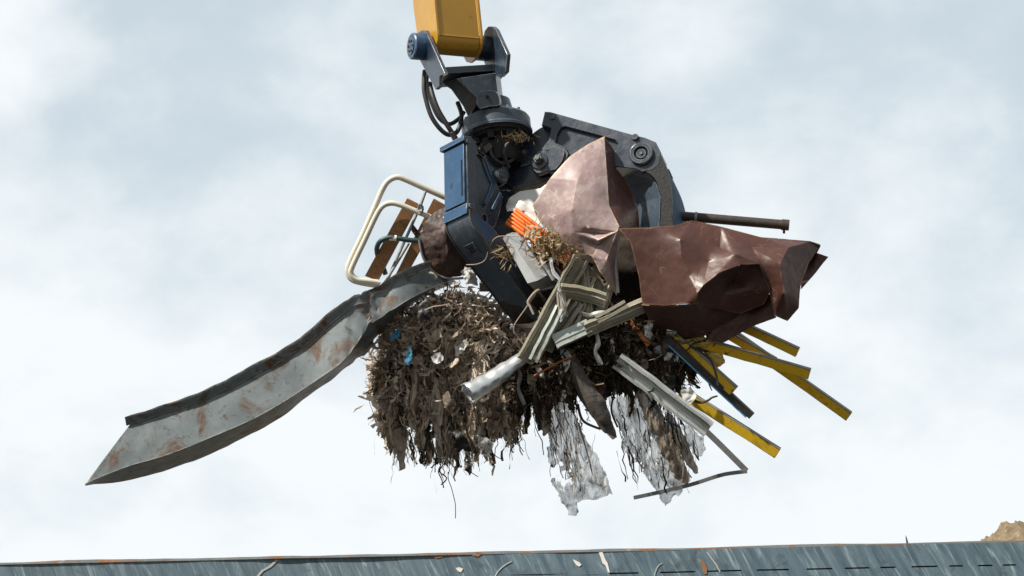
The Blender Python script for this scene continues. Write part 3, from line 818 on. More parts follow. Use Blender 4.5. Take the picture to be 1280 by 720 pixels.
pv = disc(675, 203, 11, [(.01, -6), (7, -6), (10, -5), (11.5, -3), (11.5, 1), (.01, 1)], 'black_paint', tr, 'pivot_washer')
disc(675, 203, 7, [(.01, -13), (5.2, -13), (6.6, -11.5), (6.6, -5.5), (.01, -5.5)], 'worn_steel', pv, 'pin_nut', 6)
disc(675, 203, 7, [(.01, -16.5), (3, -16.5), (3.4, -15.5), (3.4, -12.5), (.01, -12.5)], 'worn_steel', pv, 'pin_thread', 16)
disc(690.5, 147, 4, [(.01, -2.6), (2.6, -2.6), (3.3, -1.5), (3.3, 1), (.01, 1)], 'black_paint', tr, 'bolt_head', 12)
disc(794, 172, 4, [(.01, -3.4), (3.4, -3.4), (4.4, -2), (4.4, 1), (.01, 1)], 'black_paint', tr, 'bolt_head', 16)
# inner boss plate round the near pivot
mb = MB(); mb.prism([Vector(v) for v in spline(TR.pts([(690, 184), (702, 186), (706, 192), (702, 204), (694, 213), (684, 214), (672, 217), (666, 209), (667, 198), (678, 190)], .06), 4, True)], NR * 2.6); mb.build('boss_plate', 'black_paint', tr, bevel=.8)
outer = spline(TR.pts([(806, 172), (815, 177), (825, 191), (834, 213), (839, 240), (840, 281), (838, 310), (830, 335), (812, 356)], 0), 5)
innr = spline(TR.pts([(798, 205), (806, 213), (819, 224), (826, 246), (825, 283), (823, 308), (818, 330), (812, 356)], 0), 5)
mb = MB(); mb.prism([p - NR * 6 for p in outer + innr[::-1][1:]], -NR * (WR - 6))
br = mb.build('blade', 'shell_paint', gr, bevel=.5, angle=40); br['label'] = 'broad curved blade of the right tine'
mb = MB(); mb.prism([p - NR * .4 for p in outer[4:] + innr[::-1][1:-4]], -NR * 5.4); mb.build('blade_side', 'greasy_black', br, bevel=.8, angle=40)
inn2 = spline([L(769, 211, -8), L(785, 231, -20), L(796, 255, -34), L(800.5, 284, -48), L(799, 315, -58), L(794, 340, -68)], 1)
inn1 = TR.pts([(806, 213), (820, 226), (826.5, 246), (825, 283), (823, 308), (816, 335)], -8)
mb = MB()
back = [p + Vector((10, -4, 40)) for p in inn2]
vs = inn2 + inn1 + back; m = len(inn2)
fs = []
for i in range(m - 1):
    fs += [(i, m + i, m + i + 1, i + 1), (i, i + 1, 2 * m + i + 1, 2 * m + i)]
mb.add(vs, fs); mb.build('inner_liner', 'slate_paint', br, thick=2.5, flat=True, bevel=.5)  # lighter colour than the tine, making up for the shade it lies in
mb = MB(); q0, q1 = outer[14] - NR * (WR * .35), outer[17] - NR * (WR * .35)
c = outer[12] - NR * WR * .42; d = (outer[13] - outer[11]).normalized(); o = d.cross(NR).normalized()
if o.dot(OR_) < 0: o = -o
sq2 = lambda r: [c + d * i * r + NR * j * r * 1.4 + o * .05 for i, j in ((-1, -1), (1, -1), (1, 1), (-1, 1))]
mb.prism(sq2(4.5), o * 1.2, [sq2(3)]); co2 = mb.build('socket_collar', 'blue_sheen', br, bevel=.2)
mb = MB(); mb.prism(sq2(2.97), o * .25); mb.build('socket_shade', 'inside_shade', co2)  # flat dark plate, shade of the socket put into its colour

# rear tine, seen only in the gaps between the front ones
NB = horiz(0)
TB = Plane(L(600, 200, 40), NB)
mb = MB()
def rb(u, v): return L(0, 0, 0) * 0 + RC + horiz(90) * u - VUP * v + NB * -22
mb.prism([rb(20, 30), rb(70, 26), rb(92, 50), rb(96, 100), rb(84, 150), rb(56, 186), rb(40, 180), rb(60, 140), rb(66, 110), rb(56, 86), rb(24, 62)], NB * 56)
rt = mb.build('tine', 'black_paint', gr, bevel=1); rt['label'] = 'rear tine in the shade behind the load'
# ------------------------------------------------------------------ brown sheets
P = [(755, 171, -62), (736, 180, -70), (712, 196, -78), (688, 223, -82), (666, 257, -78), (675, 278, -82), (693, 293, -90), (708, 302, -98), (741, 321, -112), (772, 289, -128), (774, 283, -126), (761, 257, -108), (758, 211, -88),
     (722, 225, -104), (715, 262, -116), (716, 290, -112), (742, 262, -118), (742, 220, -100), (748, 300, -128), (700, 250, -96), (735, 285, -122), (763, 292, -118), (748, 308, -112)]
sh = crumple(P, list(range(13)), [(13, 0), (13, 14), (14, 15), (15, 9), (13, 3), (14, 16), (16, 20), (18, 9), (22, 18), (22, 9)], sub=4, smooth=1, dent=.55, dscale=.07, seed=2)
up = thing('crumpled_sheet', L(720, 300, -100), 'upright mauve brown crumpled sheet leaning on the black tine, its top a sharp peak', 'metal sheet')
sh.build('front_face', 'sunlit_sheet', up, thick=1.2, angle=28)
P = [(755, 171, -61), (768, 189, -44), (769, 210, -48), (784, 229, -56), (797, 262, -62), (799, 284, -70), (786, 288, -100), (774, 284, -125), (761, 257, -107), (758, 211, -87), (776, 250, -84)]
sh = crumple(P, list(range(10)), [(10, 8), (10, 4)], sub=4, smooth=1, dent=.55, dscale=.07, seed=3)
sh.build('side_flap', 'brown_sheet', up, thick=1.2, angle=28)
P = [(741, 321, -112), (748, 308, -116), (771, 289, -127), (771, 310, -118), (768, 336, -108), (771, 369, -104), (762, 357, -110), (750, 340, -114), (758, 325, -124)]
sh = crumple(P, list(range(8)), [(8, 0), (8, 5), (8, 2)], sub=4, smooth=1, dent=1.2, dscale=.06, seed=4)
tf = sh.build('torn_cone', 'sunlit_sheet', up, thick=1.2, angle=28)
sh = crumple([(772, 291, -122), (775, 297, -119), (772, 330, -107), (774, 366, -102), (770.5, 366, -105), (768.5, 335, -109)], list(range(6)), [], sub=3, smooth=1, dent=.6, seed=41)
sh.build('torn_edge', 'zinc', up, thick=1)

P = [(773, 286, -126), (810, 285, -128), (846, 282, -126), (865, 276, -118), (902, 284, -122), (951, 297, -128), (1013, 302, -118), (1025, 306, -112),   # 0-7 top edge
     (1010, 330, -126), (1000, 358, -134), (998, 385, -134), (984, 401, -132), (969, 395, -142),                                                   # 8-12 right end
     (962, 365, -140), (949, 330, -146),                                                                                                           # 13-14 inner fold line
     (925, 331, -150), (899, 341, -154), (880, 356, -156), (872, 366, -156), (868, 379, -150),                                                      # 15-19 bulge lip
     (857, 380, -146), (830, 382, -138), (803, 380, -130), (799, 347, -130), (788, 302, -129),                                                      # 20-24
     (852, 320, -142), (850, 300, -138), (900, 310, -131), (940, 310, -134), (975, 330, -150), (980, 365, -150), (885, 328, -141), (826, 330, -134), (985, 310, -136), (920, 318, -148), (862, 345, -146)]
P = [(x, y, (z + 130) * 1.5 - 134) for x, y, z in P]
ls = thing('folded_sheet', L(900, 350, -125), 'large dark brown crumpled sheet jutting out to the right under the black tine', 'metal sheet')
sh = crumple(P, list(range(25)), [(3, 26), (26, 25), (25, 20), (25, 31), (31, 17), (31, 34), (34, 14), (27, 34), (4, 27), (28, 14), (28, 29), (29, 30), (30, 11), (6, 33), (33, 29), (35, 18), (24, 32), (32, 20), (5, 33), (28, 33), (35, 25)], sub=4, smooth=2, dent=.55, dscale=.07, seed=5)
sh.build('front_face', 'brown_sheet', ls, thick=1.2, angle=28)
# top rim rolled back
P = [(773, 286, -126), (810, 285, -128), (846, 282, -126), (865, 276, -118), (902, 284, -122), (951, 297, -128), (1013, 302, -118), (1025, 306, -112),
     (1018, 310, -70), (950, 306, -66), (900, 296, -60), (862, 290, -56), (820, 292, -70), (782, 292, -90)]
q = [L(*p) for p in P]
mb = MB(); n0 = 7
top, bot = q[:8], [q[13], q[12], q[12].lerp(q[11], .5), q[11], q[10], q[9], q[9].lerp(q[8], .6), q[8]]
mb.add(top + bot, [(i, i + 1, 8 + i + 1, 8 + i) for i in range(7)]); mb.build('top_flange', 'brown_sheet', ls, thick=1.2, angle=50)
# deep pocket behind the bulge lip and the folds below
P = [(947, 324, -150), (956, 334, -146), (962, 366, -144), (955, 380, -136), (925, 392, -126), (890, 384, -132), (868, 378, -146), (872, 364, -152), (899, 341, -152), (915, 352, -128), (940, 362, -140), (905, 368, -134)]
sh = crumple(P, list(range(9)), [(9, 10), (9, 11), (11, 6), (10, 3)], sub=4, smooth=1, dent=.55, dscale=.07, seed=6)
sh.build('pocket_fold', 'brown_sheet', ls, thick=1.2, angle=28)
P = [(868, 379, -148), (898, 358, -134), (944, 366, -122), (950, 374, -120), (915, 398, -112), (880, 420, -100), (855, 424, -96), (835, 420, -90), (812, 400, -110), (802, 381, -128), (830, 383, -136), (857, 381, -144), (880, 395, -124), (850, 402, -118)]
sh = crumple(P, list(range(12)), [(12, 0), (12, 3), (12, 6), (13, 11), (13, 7)], sub=4, smooth=1, dent=.55, dscale=.07, seed=7)
sh.build('under_fold', 'brown_sheet', ls, thick=1.2, angle=28)
P = [(966, 366, -134), (970, 397, -138), (940, 408, -122), (903, 429, -104), (884, 424, -96), (880, 412, -98), (915, 392, -108), (948, 374, -118), (925, 406, -112)]
sh = crumple(P, list(range(8)), [(8, 1), (8, 5), (8, 3)], sub=4, smooth=1, dent=.55, dscale=.07, seed=8)
sh.build('lower_flap', 'brown_sheet', ls, thick=1.2, angle=28)
P = [(1013, 302, -117), (1026, 307, -112), (1021, 316, -108), (1035, 321, -100), (1018, 343, -108), (1001, 362, -120), (1003, 340, -108), (1012, 322, -98)]
sh = crumple(P, list(range(7)), [(7, 2), (7, 6)], sub=4, smooth=1, dent=1.0, dscale=.06, seed=9)
sh.build('torn_tail', 'brown_sheet', ls, thick=1.2, angle=28)
sh = crumple([(1003, 330, -128), (1006, 334, -126), (1000, 352, -132), (994, 370, -138), (993, 358, -138), (997, 342, -134)], list(range(6)), [], sub=3, smooth=1, dent=.4, seed=42)
sh.build('bare_edge', 'zinc', ls, thick=1.0)

# ------------------------------------------------------------------ long rusty channel
st = [ # lip front, top edge, web top, web bottom, flange edge
  ((158, 530, -34), (156, 522, -30), (163, 530, -20), (108, 603, -20), (106, 606, -8)),
  ((200, 517, -32), (198, 509, -28), (205, 519, -18), (160, 582, -18), (164, 600, 8)),
  ((243, 503, -30), (240, 495, -26), (246, 505, -16), (211, 568, -16), (212, 586, 12)),
  ((280, 487, -28), (276, 479, -24), (283, 489, -14), (262, 547, -14), (262, 568, 14)),
  ((316, 468, -26), (310, 460, -22), (318, 470, -12), (312, 526, -13), (316, 541, 12)),
  ((350, 450, -24), (344, 442, -20), (352, 452, -10), (348, 506, -10), (352, 521, 14)),
  ((381, 431, -22), (375, 424, -18), (384, 433, -8), (378, 487, -8), (384, 494, 12)),
  ((410, 405, -20), (404, 397, -16), (413, 408, -6), (410, 465, -8), (414, 475, 12)),
  ((432, 387, -18), (427, 379, -14), (436, 390, -4), (430, 450, -6), (432, 458, 16)),
  ((452, 375, -16), (447, 367, -12), (455, 378, -2), (450, 424, -2), (456, 442, 22)),
  ((463, 373, -14), (461, 365, -10), (464, 376, 4), (462, 405, 4), (480, 414, 26)),
  ((473, 365, -10), (471, 359, -6), (475, 367, 8), (482, 393, 6), (497, 396, 26)),
  ((490, 352, -6), (488, 346, -2), (492, 354, 8), (503, 378, 6), (513, 381, 26)),
  ((520, 338, -2), (518, 332, 2), (522, 340, 12), (530, 364, 10), (537, 367, 28)),
  ((556, 328, 2), (554, 322, 6), (558, 330, 16), (565, 349, 14), (570, 352, 32)),
]
def runs(pts, n=5):
    out = []
    for a, b in zip(pts, pts[1:]): out += [a.lerp(b, k / n) for k in range(n)]
    out.append(pts[-1])
    for _ in range(2): out = [out[0]] + [out[i] * .5 + (out[i - 1] + out[i + 1]) * .25 for i in range(1, len(out) - 1)] + [out[-1]]
    return out
st = [tuple((q[0], q[1], q[2] - 34 * max(0, min(1, (560 - q[0]) / 50))) for q in g_) for g_ in st]
st = [((a[0], a[1] + 2, c[2] - 2), (b[0], b[1], c[2] - 5), c, (d[0], d[1], d[2] - .30 * (d[1] - c[1])), e) for a, b, c, d, e in st]
st = [(a, b, c, d, (e[0], e[1], d[2] + 12 + 50 * min(1, .4 + i / 3))) for i, (a, b, c, d, e) in enumerate(st)]
cols = [runs([L(*s_[i]) for s_ in st]) for i in range(5)]
nS = len(cols[0])
mb = MB(); vs = []; NP = 17
for i in range(nS):
    ring = []
    for a in range(4):
        for k in range(4):
            ring.append(cols[a][i].lerp(cols[a + 1][i], k / 4))
    ring.append(cols[4][i])
    for j, p in enumerate(ring):
        n3 = noise.fractal(p * .022, 1, 2, 4)
        kink = math.exp(-((p.x + 175) / 22) ** 2)
        p = p + Vector((noise.noise(p * .09), noise.noise(p * .09 + Vector((5, 5, 5))), noise.noise(p * .09 + Vector((9, 1, 3))))) * 7 * kink
        vs.append(p + Vector((0, .3, 1)) * n3 * (2.2 if 9 < j < 15 else 1.0) + Vector((0, 1, 0)) * noise.noise(p * .05) * (1.6 if j > 14 or j < 6 else .4))
fs = [(i * NP + j, i * NP + j + 1, (i + 1) * NP + j + 1, (i + 1) * NP + j) for i in range(nS - 1) for j in range(NP - 1)]
mb.add(vs, fs)
one('metal_channel', mb, 'rusty_zinc', 'long bent grey steel channel with rust stains hanging far out to the left', 'metal channel', thick=1.6, angle=38)

# ------------------------------------------------------------------ tubular chair frame with wooden slats
ch = thing('chair_frame', L(480, 345, 20), 'cream tubular chair frame with brown wooden slats stuck out behind the blue tine', 'chair')
ta = spline([L(*p) for p in [(580, 258, 30), (557, 247, 26), (530, 235, 22), (508, 225, 19), (497, 221.5, 18), (487, 225, 18), (479, 235, 18), (468, 260, 18), (452, 296, 18), (437, 328, 18), (435, 341, 18), (441, 350, 18), (455, 354, 18), (472, 356.5, 20), (482, 356, 22)]], 6)
mb = MB(); mb.tube(ta, 3.7, 14); mb.build('tube_loop', 'cream_paint', ch)
tb = spline([L(*p) for p in [(556, 281, 6), (539, 272, 6), (520, 264, 6), (500, 256, 6), (488, 254, 6), (478, 258, 6), (470, 270, 7), (456, 300, 9), (441, 332, 11), (439, 342, 12), (446, 349, 12), (458, 351, 12), (473, 353, 13)]], 6)
mb = MB(); mb.tube(tb, 3.5, 14); mb.build('tube_loop', 'cream_paint', ch)
for q in ([(509, 247.5), (523, 255), (472, 351), (456, 345)], [(542, 248), (556, 256), (508, 343), (493, 346)]):
    mb = MB(); mb.prism([L(x, y, 14) for x, y in q], Vector((1, 0, 4.5))); mb.build('slat', 'brown_wood', ch, bevel=.5)
mb = MB(); mb.tube([L(532, 239, 20), L(526, 256, 16), L(486, 346, 12), L(478, 360, 10)], 1.9, 10); mb.build('rod', 'dull_zinc', ch)
mb = MB(); mb.tube([L(511, 304, 12), L(499, 324, 10), L(486, 345, 8), L(470, 364, 4)], 1.8, 10); mb.build('rod', 'dull_zinc', ch)
mb = MB(); mb.tube(spline([L(*p) for p in [(523, 262, 2), (524, 256, 0), (528, 258, 1), (528, 264, 2), (523, 268, 4), (521, 262, 4)]], 5), 1.3, 8)
mb.box(L(525, 259, 8), (2.4, 1.2, 0), (-1.2, 2.6, 0), (0, 0, 3)); mb.build('clamp', 'dull_zinc', ch)
mb = MB(); gp = spline([L(*p) for p in [(526, 301, 2), (510, 300, 0), (495, 297.5, -1), (484, 297.5, 0), (475, 302, 2), (471, 311, 10), (473, 322, 22), (478, 332, 24), (482, 343, 22)]], 6)
mb.tube(gp, 3.2, 12); gh = mb.build('bent_tube', 'green_hose', ch)
mb = MB(); mb.tube([L(487, 297.4, 0), L(496, 297.6, -1)], 3.5, 12); mb.build('tape_band', 'white_paint', gh)

# ------------------------------------------------------------------ crushed dark drum
P = [(572, 252, 8), (556, 258, 4), (543, 267, 4), (531, 277, 0), (524, 290, 2), (515, 279, -2), (514, 288, 0), (522, 299, 0), (525, 312, 0), (531, 326, 0), (540, 338, 2), (556, 347, 4), (575, 345, 4), (592, 335, 8), (600, 300, 10), (590, 262, 10),
     (556, 285, -14), (560, 315, -16), (545, 305, -10), (548, 330, -6), (575, 300, -12), (533, 300, -4)]
sh = crumple(P, list(range(16)), [(16, 17), (18, 19), (16, 18), (17, 11), (21, 18)], sub=4, smooth=2, dent=2.5, dscale=.04, seed=12)
dr = thing('crushed_drum', L(556, 340, 6), 'crushed dark brown drum with flaking paint squeezed behind the blue tine', 'drum')
sh.build('shell', 'dark_drum', dr, thick=1.6, angle=50)
P = [(p[0], p[1], 52 - p[2]) for p in P]
sh = crumple(P, list(range(16)), [], sub=2, smooth=1, dent=2, dscale=.04, seed=13); sh.build('rear_shell', 'dark_drum', dr, thick=1.6)
mb = MB(); mb.tube(spline([L(*p) for p in [(524, 300, -3), (529, 322, -3), (540, 338, -1), (556, 347, 0), (574, 348, 0), (592, 345, 2)]], 6), 1.6, 8); mb.build('rim_bead', 'dull_zinc', dr)

# ------------------------------------------------------------------ small rags and sheets by the tine
one('white_rag', crumple([(574, 340, -6), (582, 334, -14), (590, 336, -10), (598, 348, -8), (596, 357, -6), (584, 354, -10), (588, 345, -18)], list(range(6)), [(6, 0), (6, 3)], sub=3, smooth=0, dent=3, dscale=.12, edge=3, seed=14), 'rag',
    'small scrap of white cloth pinched between dark drum and tine blade', 'rag', thick=.6)
one('painted_sheet', crumple([(633, 258, -28), (637, 248, -30), (650, 240, -28), (676, 236, -30), (690, 226, -26), (690, 244, -40), (676, 258, -46), (678, 274, -52), (671, 284, -54), (662, 272, -48), (656, 264, -44), (634, 264, -40), (654, 254, -44)], list(range(12)), [(12, 0), (12, 7)], sub=4, smooth=1, dent=1.0, seed=15), 'white_paint',
    'bent white painted sheet behind the orange ridged plastic', 'sheet', thick=2.0, angle=40)
# orange ridged piece
mb = MB(); o0, o1 = L(639, 270, -44), L(714, 325, -84)
d = (o1 - o0).normalized(); sdv = d.cross(Vector((0, 0, 1))).normalized(); nrm = sdv.cross(d).normalized()
if nrm.z > 0: nrm = -nrm
prof = []
NR_ = 6
for k in range(NR_ * 4 + 1):
    t = k / (NR_ * 4); w = (t - .5) * 24
    prof.append((w, [0, 3.2, 3.2, 0][k % 4] * .8))
vs = []
for e in range(9):
    p = o0.lerp(o1, e / 8)
    for (w, h) in prof: vs.append(p + sdv * w * (1 - .25 * e / 8) + nrm * (h + 2 * math.sin(e * .8)))
m = len(prof)
mb.add(vs, [(e * m + k, e * m + k + 1, (e + 1) * m + k + 1, (e + 1) * m + k) for e in range(8) for k in range(m - 1)])
one('ridged_panel', mb, 'orange_plastic', 'bright orange ridged plastic strip beside the white painted sheet', 'plastic strip', thick=1.2, angle=30)

# galvanised box end
gb = thing('metal_box', L(662, 350, -90), 'shiny galvanised metal box tube in front of the tine blade', 'metal box')
f = [L(629, 298, -78), L(634, 293, -84), L(646, 291, -80), L(684, 344, -104), L(672, 351, -114), L(660, 354, -106)]
bk = [p + Vector((9, -7, 30)) for p in f]
n = 6; mb = MB()
mb.add(f + bk, [(i, (i + 1) % n, (i + 1) % n + n, i + n) for i in (0, 1, 2, 5)] + [(1, 2, 3, 4), (0, 1, 4, 5), tuple(range(6, 12))])
mb.build('shell', 'shiny_zinc', gb, thick=1.2, angle=25, bevel=.4)
mb = MB(); mb.prism([f[3] + Vector((0, -.8, 0)), f[4] + Vector((0, -.8, 0)), f[5] + Vector((0, -.8, 0)), L(670, 364, -92), L(690, 361, -90), L(698, 354, -88)], Vector((3, -1, 10))); mb.build('end_cap', 'dull_zinc', gb, bevel=.5)
one('bent_strip', MB().tube(spline([L(*p) for p in [(676, 316, -100), (678, 328, -104), (684, 336, -106), (692, 350, -108)]], 4), [2.2] * 13, 8), 'zinc', 'narrow pale bent metal strip beside the galvanised box', 'metal strip')
one('dark_hose', MB().tube(spline([L(*p) for p in [(686, 318, -94), (690, 330, -96), (696, 342, -96), (702, 356, -90)]], 4), 2.7, 10), 'dark_bar', 'short dark piece of hose next to the galvanised box', 'hose')

# ------------------------------------------------------------------ olive profiles
def channel(p0, p1, w, dpt, side, thick=1.4, twist=0.0, n=10, bend=0.0, lip=3.0, flip=False):
    """C profile from p0 to p1: web w wide facing the camera, flanges dpt deep"""
    p0, p1 = Vector(p0), Vector(p1)
    d = (p1 - p0).normalized(); sv = Vector(side).normalized()
    mb = MB(); dpt = -dpt if flip else dpt
    prof = [(-w / 2 + lip, dpt), (-w / 2, dpt), (-w / 2, 0), (-w * .18, 0), (-w * .12, 1.0), (w * .12, 1.0), (w * .18, 0), (w / 2, 0), (w / 2, dpt), (w / 2 - lip, dpt)]
    vs = []
    for i in range(n + 1):
        t = i / n
        p = p0.lerp(p1, t)
        a = d.cross(sv).normalized(); b = -sv
        c, s_ = math.cos(twist * t), math.sin(twist * t)
        a2, b2 = a * c + b * s_, b * c - a * s_
        p = p + b * (bend * math.sin(PI * t)) + Vector((noise.noise(p * .07), noise.noise(p * .07 + Vector((9, 9, 9))), 0)) * 1.2
        for (x, y) in prof: vs.append(p + a2 * x + b2 * y)
    m = len(prof)
    mb.add(vs, [(i * m + k, i * m + k + 1, (i + 1) * m + k + 1, (i + 1) * m + k) for i in range(n) for k in range(m - 1)])
    return mb
G = 'olive grey metal profiles tangled under the sheets'
CAMW = Vector((0, 0, 1))
def prof_thing(label, mb, m='olive_metal'):
    return one('metal_profile', mb, m, label, 'metal profile', G, thick=1.3, angle=30)
prof_thing('longest olive metal profile, running diagonally down to the crushed duct tube', channel(L(655, 451, -118), L(724, 323, -106), 19, 8, (-.35, -.1, 1)))
prof_thing('pale green inner profile lying along the long olive diagonal one', channel(L(668, 449, -124), L(704, 384, -122), 11, 7, (.3, .2, 1), twist=.4), 'pale_green_metal')
prof_thing('upright olive profile between the long diagonal profile and the torn mauve sheet', channel(L(735, 406, -112), L(727, 332, -104), 14, 7, (.25, 0, 1), twist=.3, flip=True))
prof_thing('short dark olive profile tucked right under the mauve sheet', channel(L(752, 372, -100), L(738, 334, -98), 16, 7, (-.2, .2, 1), flip=True))
prof_thing('olive profile folded across the others with a rounded right end', channel(L(700, 365, -126), L(756, 377, -122), 15, 7, (0, .5, 1), bend=-5, flip=True))
prof_thing('narrow olive profile slanting below the folded one', channel(L(702, 414, -114), L(726, 378, -112), 10, 6, (.4, 0, 1)))
prof_thing('pale grey green profile end pointing left above the dark plank', channel(L(693, 427, -128), L(736, 407, -126), 16, 8, (0, -.3, 1), flip=True), 'pale_green_metal')
prof_thing('tan profile running right below the torn mauve cone', channel(L(732, 414, -128), L(806, 383, -118), 15, 8, (0, .35, 1), twist=-.25, flip=True))
prof_thing('small tan profile crossing under the torn mauve cone', channel(L(745, 401, -122), L(782, 381, -118), 9, 6, (0, -.2, 1)))
prof_thing('olive profile half hidden behind the long diagonal one near its middle', channel(L(682, 438, -110), L(722, 352, -102), 14, 7, (.1, 0, 1), flip=True, twist=.3))
prof_thing('narrow tan profile fanning between the upright olive one and the dark plank', channel(L(713, 424, -116), L(742, 345, -100), 9, 6, (.5, 0, 1), twist=-.3))
prof_thing('flat olive profile end showing just left of the black gap in the brown sheets', channel(L(748, 398, -112), L(765, 350, -98), 11, 6, (-.3, 0, 1), flip=True))
prof_thing('short olive upright standing in the fork of the long diagonal profile', channel(L(706, 396, -124), L(704, 366, -122), 8, 6, (.6, 0, 1), twist=.5))
one('orange_stick', MB().beam(L(780, 392, -96), L(811, 432, -112), 5.5, 4, (0, 0, 1)), 'rust_orange', 'thin rusty orange stick poking down below the tan profile', 'stick', bevel=.5)

GS = 'bright bent strips and rods in the tangle'
for lab, mt, pts, wd in (
    ('bright bent strip hooked between the galvanised box and the long olive profile', 'shiny_zinc', [(688, 322, -112), (692, 340, -116), (700, 352, -118), (698, 372, -122)], 5),
    ('bright strip end curling up at the fork of the olive profiles', 'shiny_zinc', [(697, 362, -134), (704, 372, -134), (706, 388, -132), (700, 402, -130)], 4),
    ('crumpled pale strip dropping from the tan profile beside the dark plank', 'zinc', [(744, 412, -118), (748, 428, -120), (744, 440, -122), (752, 456, -120)], 6),
    ('dull strip hanging below the silver duct tube', 'dull_zinc', [(640, 448, -104), (650, 466, -106), (648, 486, -104), (656, 506, -102)], 5),
    ('pale strip lying under the narrow olive profile', 'pale_green_metal', [(720, 388, -118), (736, 394, -122), (752, 390, -124), (768, 396, -122)], 5)):
    path = spline([L(*p) for p in pts], 5); mb = MB(); vs = []
    for i, p in enumerate(path):
        d = (path[min(i + 1, len(path) - 1)] - path[max(i - 1, 0)]).normalized(); a = d.cross(Vector((0, 0, 1))).normalized()
        t_ = .9 * math.sin(i * .5); e = a * math.cos(t_) + Vector((0, 0, 1)) * math.sin(t_)
        vs += [p - e * wd / 2, p + e * wd * .1 + Vector((0, 0, -1)), p + e * wd / 2]
    mb.add(vs, [(3 * i + k, 3 * i + k + 1, 3 * i + 4 + k, 3 * i + 3 + k) for i in range(len(path) - 1) for k in range(2)])
    one('bent_strip', mb, mt, lab, 'metal strip', GS, thick=.9, angle=30)
for lab, mt, pts, r in (
    ('thin rust coloured rod slanting over the dark clump below the duct', 'rust_orange', [(668, 470, -112), (700, 452, -114), (716, 446, -112)], 1.3),
    ('thin grey rod crossing behind the top of the dark plank', 'dull_zinc', [(684, 452, -104), (720, 462, -106), (758, 458, -104)], 1.4),
    ('thin black rod hanging from the dark clump between plank and channel', 'dark_bar', [(762, 458, -108), (768, 486, -110), (764, 512, -110), (772, 534, -108)], 1.2),
    ('short brown rod poking left out of the fibre clump by the strip', 'twig', [(500, 470, -30), (482, 466, -34), (468, 474, -36)], 1.1)):
    one('thin_rod', MB().tube(spline([L(*p) for p in pts], 5), r, 7), mt, lab, 'rod', GS)
# crushed duct tube
mb = MB(); c0, c1 = L(585, 491, -128), L(662, 440, -98)
d = (c1 - c0).normalized(); a_, b_ = frame(d)
vs = []; n, sg = 22, 28
for i in range(n + 1):
    t = i / n; p = c0.lerp(c1, t) + Vector((0, -3 * math.sin(PI * t), 0))
    r = 14.5 - 3.5 * t
    for k in range(sg):
        u = 2 * PI * k / sg
        rr = r * (1 + .14 * noise.noise(Vector((math.cos(u) * 1.5, math.sin(u) * 1.5, t * 5))) + .05 * math.sin(t * 34) * (1 if t < .9 else 0)) 
        e = a_ * math.cos(u) * rr + b_ * math.sin(u) * rr * (.82 - .2 * t)
        if i == 0: e = e * (1 + .1 * noise.noise(Vector((k * .9, 1, 1))))
        vs.append(p + e + (d * 3 * noise.noise(Vector((k * .5, 4, 2))) if i == 0 else Vector()))
mb.add(vs, [(i * sg + k, i * sg + (k + 1) % sg, (i + 1) * sg + (k + 1) % sg, (i + 1) * sg + k) for i in range(n) for k in range(sg)])
one('duct_tube', mb, 'shiny_zinc', 'crushed silver duct tube with its open end pointing left over the fibre clump', 'duct', thick=1.0, angle=60)

# ------------------------------------------------------------------ planks and profiles below
P = [(702, 436, -100), (714, 440, -104), (724, 455, -108), (733, 474, -112), (744, 487, -114), (755, 503, -116), (764, 525, -118), (770, 547, -120), (767, 549, -118), (757, 541, -116), (744, 522, -112), (728, 500, -108), (711, 470, -102), (719, 468, -118), (738, 500, -124), (756, 528, -124)]
sh = crumple(P, list(range(13)), [(13, 14), (14, 15), (13, 1)], sub=3, smooth=1, dent=1.6, dscale=.06, seed=21)
one('dark_plank', sh, 'driftwood', 'pointed grey brown weathered plank hanging straight down in the middle', 'plank', thick=6, angle=40)
one('metal_scrap', crumple([(700, 436, -104), (709, 435, -107), (714, 445, -110), (712, 458, -112), (707, 466, -110), (703, 452, -108)], list(range(6)), [(1, 4)], sub=3, smooth=1, dent=1, seed=22), 'zinc', 'small bright metal scrap at the top of the dark plank', 'metal scrap', thick=.8)
bc = thing('bent_channel', L(830, 495, -110), 'pale galvanised channel bent in the middle and pointing down right over the plastic film', 'metal channel')
q = [L(728, 428, -96), L(734, 440, -98), L(743, 450, -102), L(758, 450, -104), L(776, 448, -106)]
mb = MB(); vs = []
for p in spline(q, 4): vs += [p + Vector((0, 4, -2)), p + Vector((0, -4, 3))]
mb.add(vs, [(2 * i, 2 * i + 1, 2 * i + 3, 2 * i + 2) for i in range(len(vs) // 2 - 1)]); mb.build('bent_tail', 'zinc', bc, thick=2, angle=40)
channel(L(772, 449, -112), L(887, 536, -132), 19, 7, (.25, .25, 1), n=16).build('web', 'zinc', bc, thick=1.3, angle=30)
ab = thing('angle_bar', L(890, 600, -120), 'thin grey angle bar bent into a sharp hook at the lower right', 'angle bar')
def angle_piece(pts, w, dpt, m='dull_zinc'):
    path = spline([L(*p) for p in pts], 5); mb = MB(); vs = []
    for i, p in enumerate(path):
        d = (path[min(i + 1, len(path) - 1)] - path[max(i - 1, 0)]).normalized()
        a = d.cross(Vector((0, 0, 1))).normalized()
        vs += [p + a * w * .5, p - a * w * .5, p - a * w * .5 + Vector((0, 0, dpt))]
    mb.add(vs, [(3 * i + k, 3 * i + k + 1, 3 * i + 3 + k + 1, 3 * i + 3 + k) for i in range(len(path) - 1) for k in range(2)])
    return mb
angle_piece([(876, 533, -112), (900, 556, -112), (933, 589, -112)], 6.5, 6).build('leg', 'dull_zinc', ab, thick=1.3, angle=30)
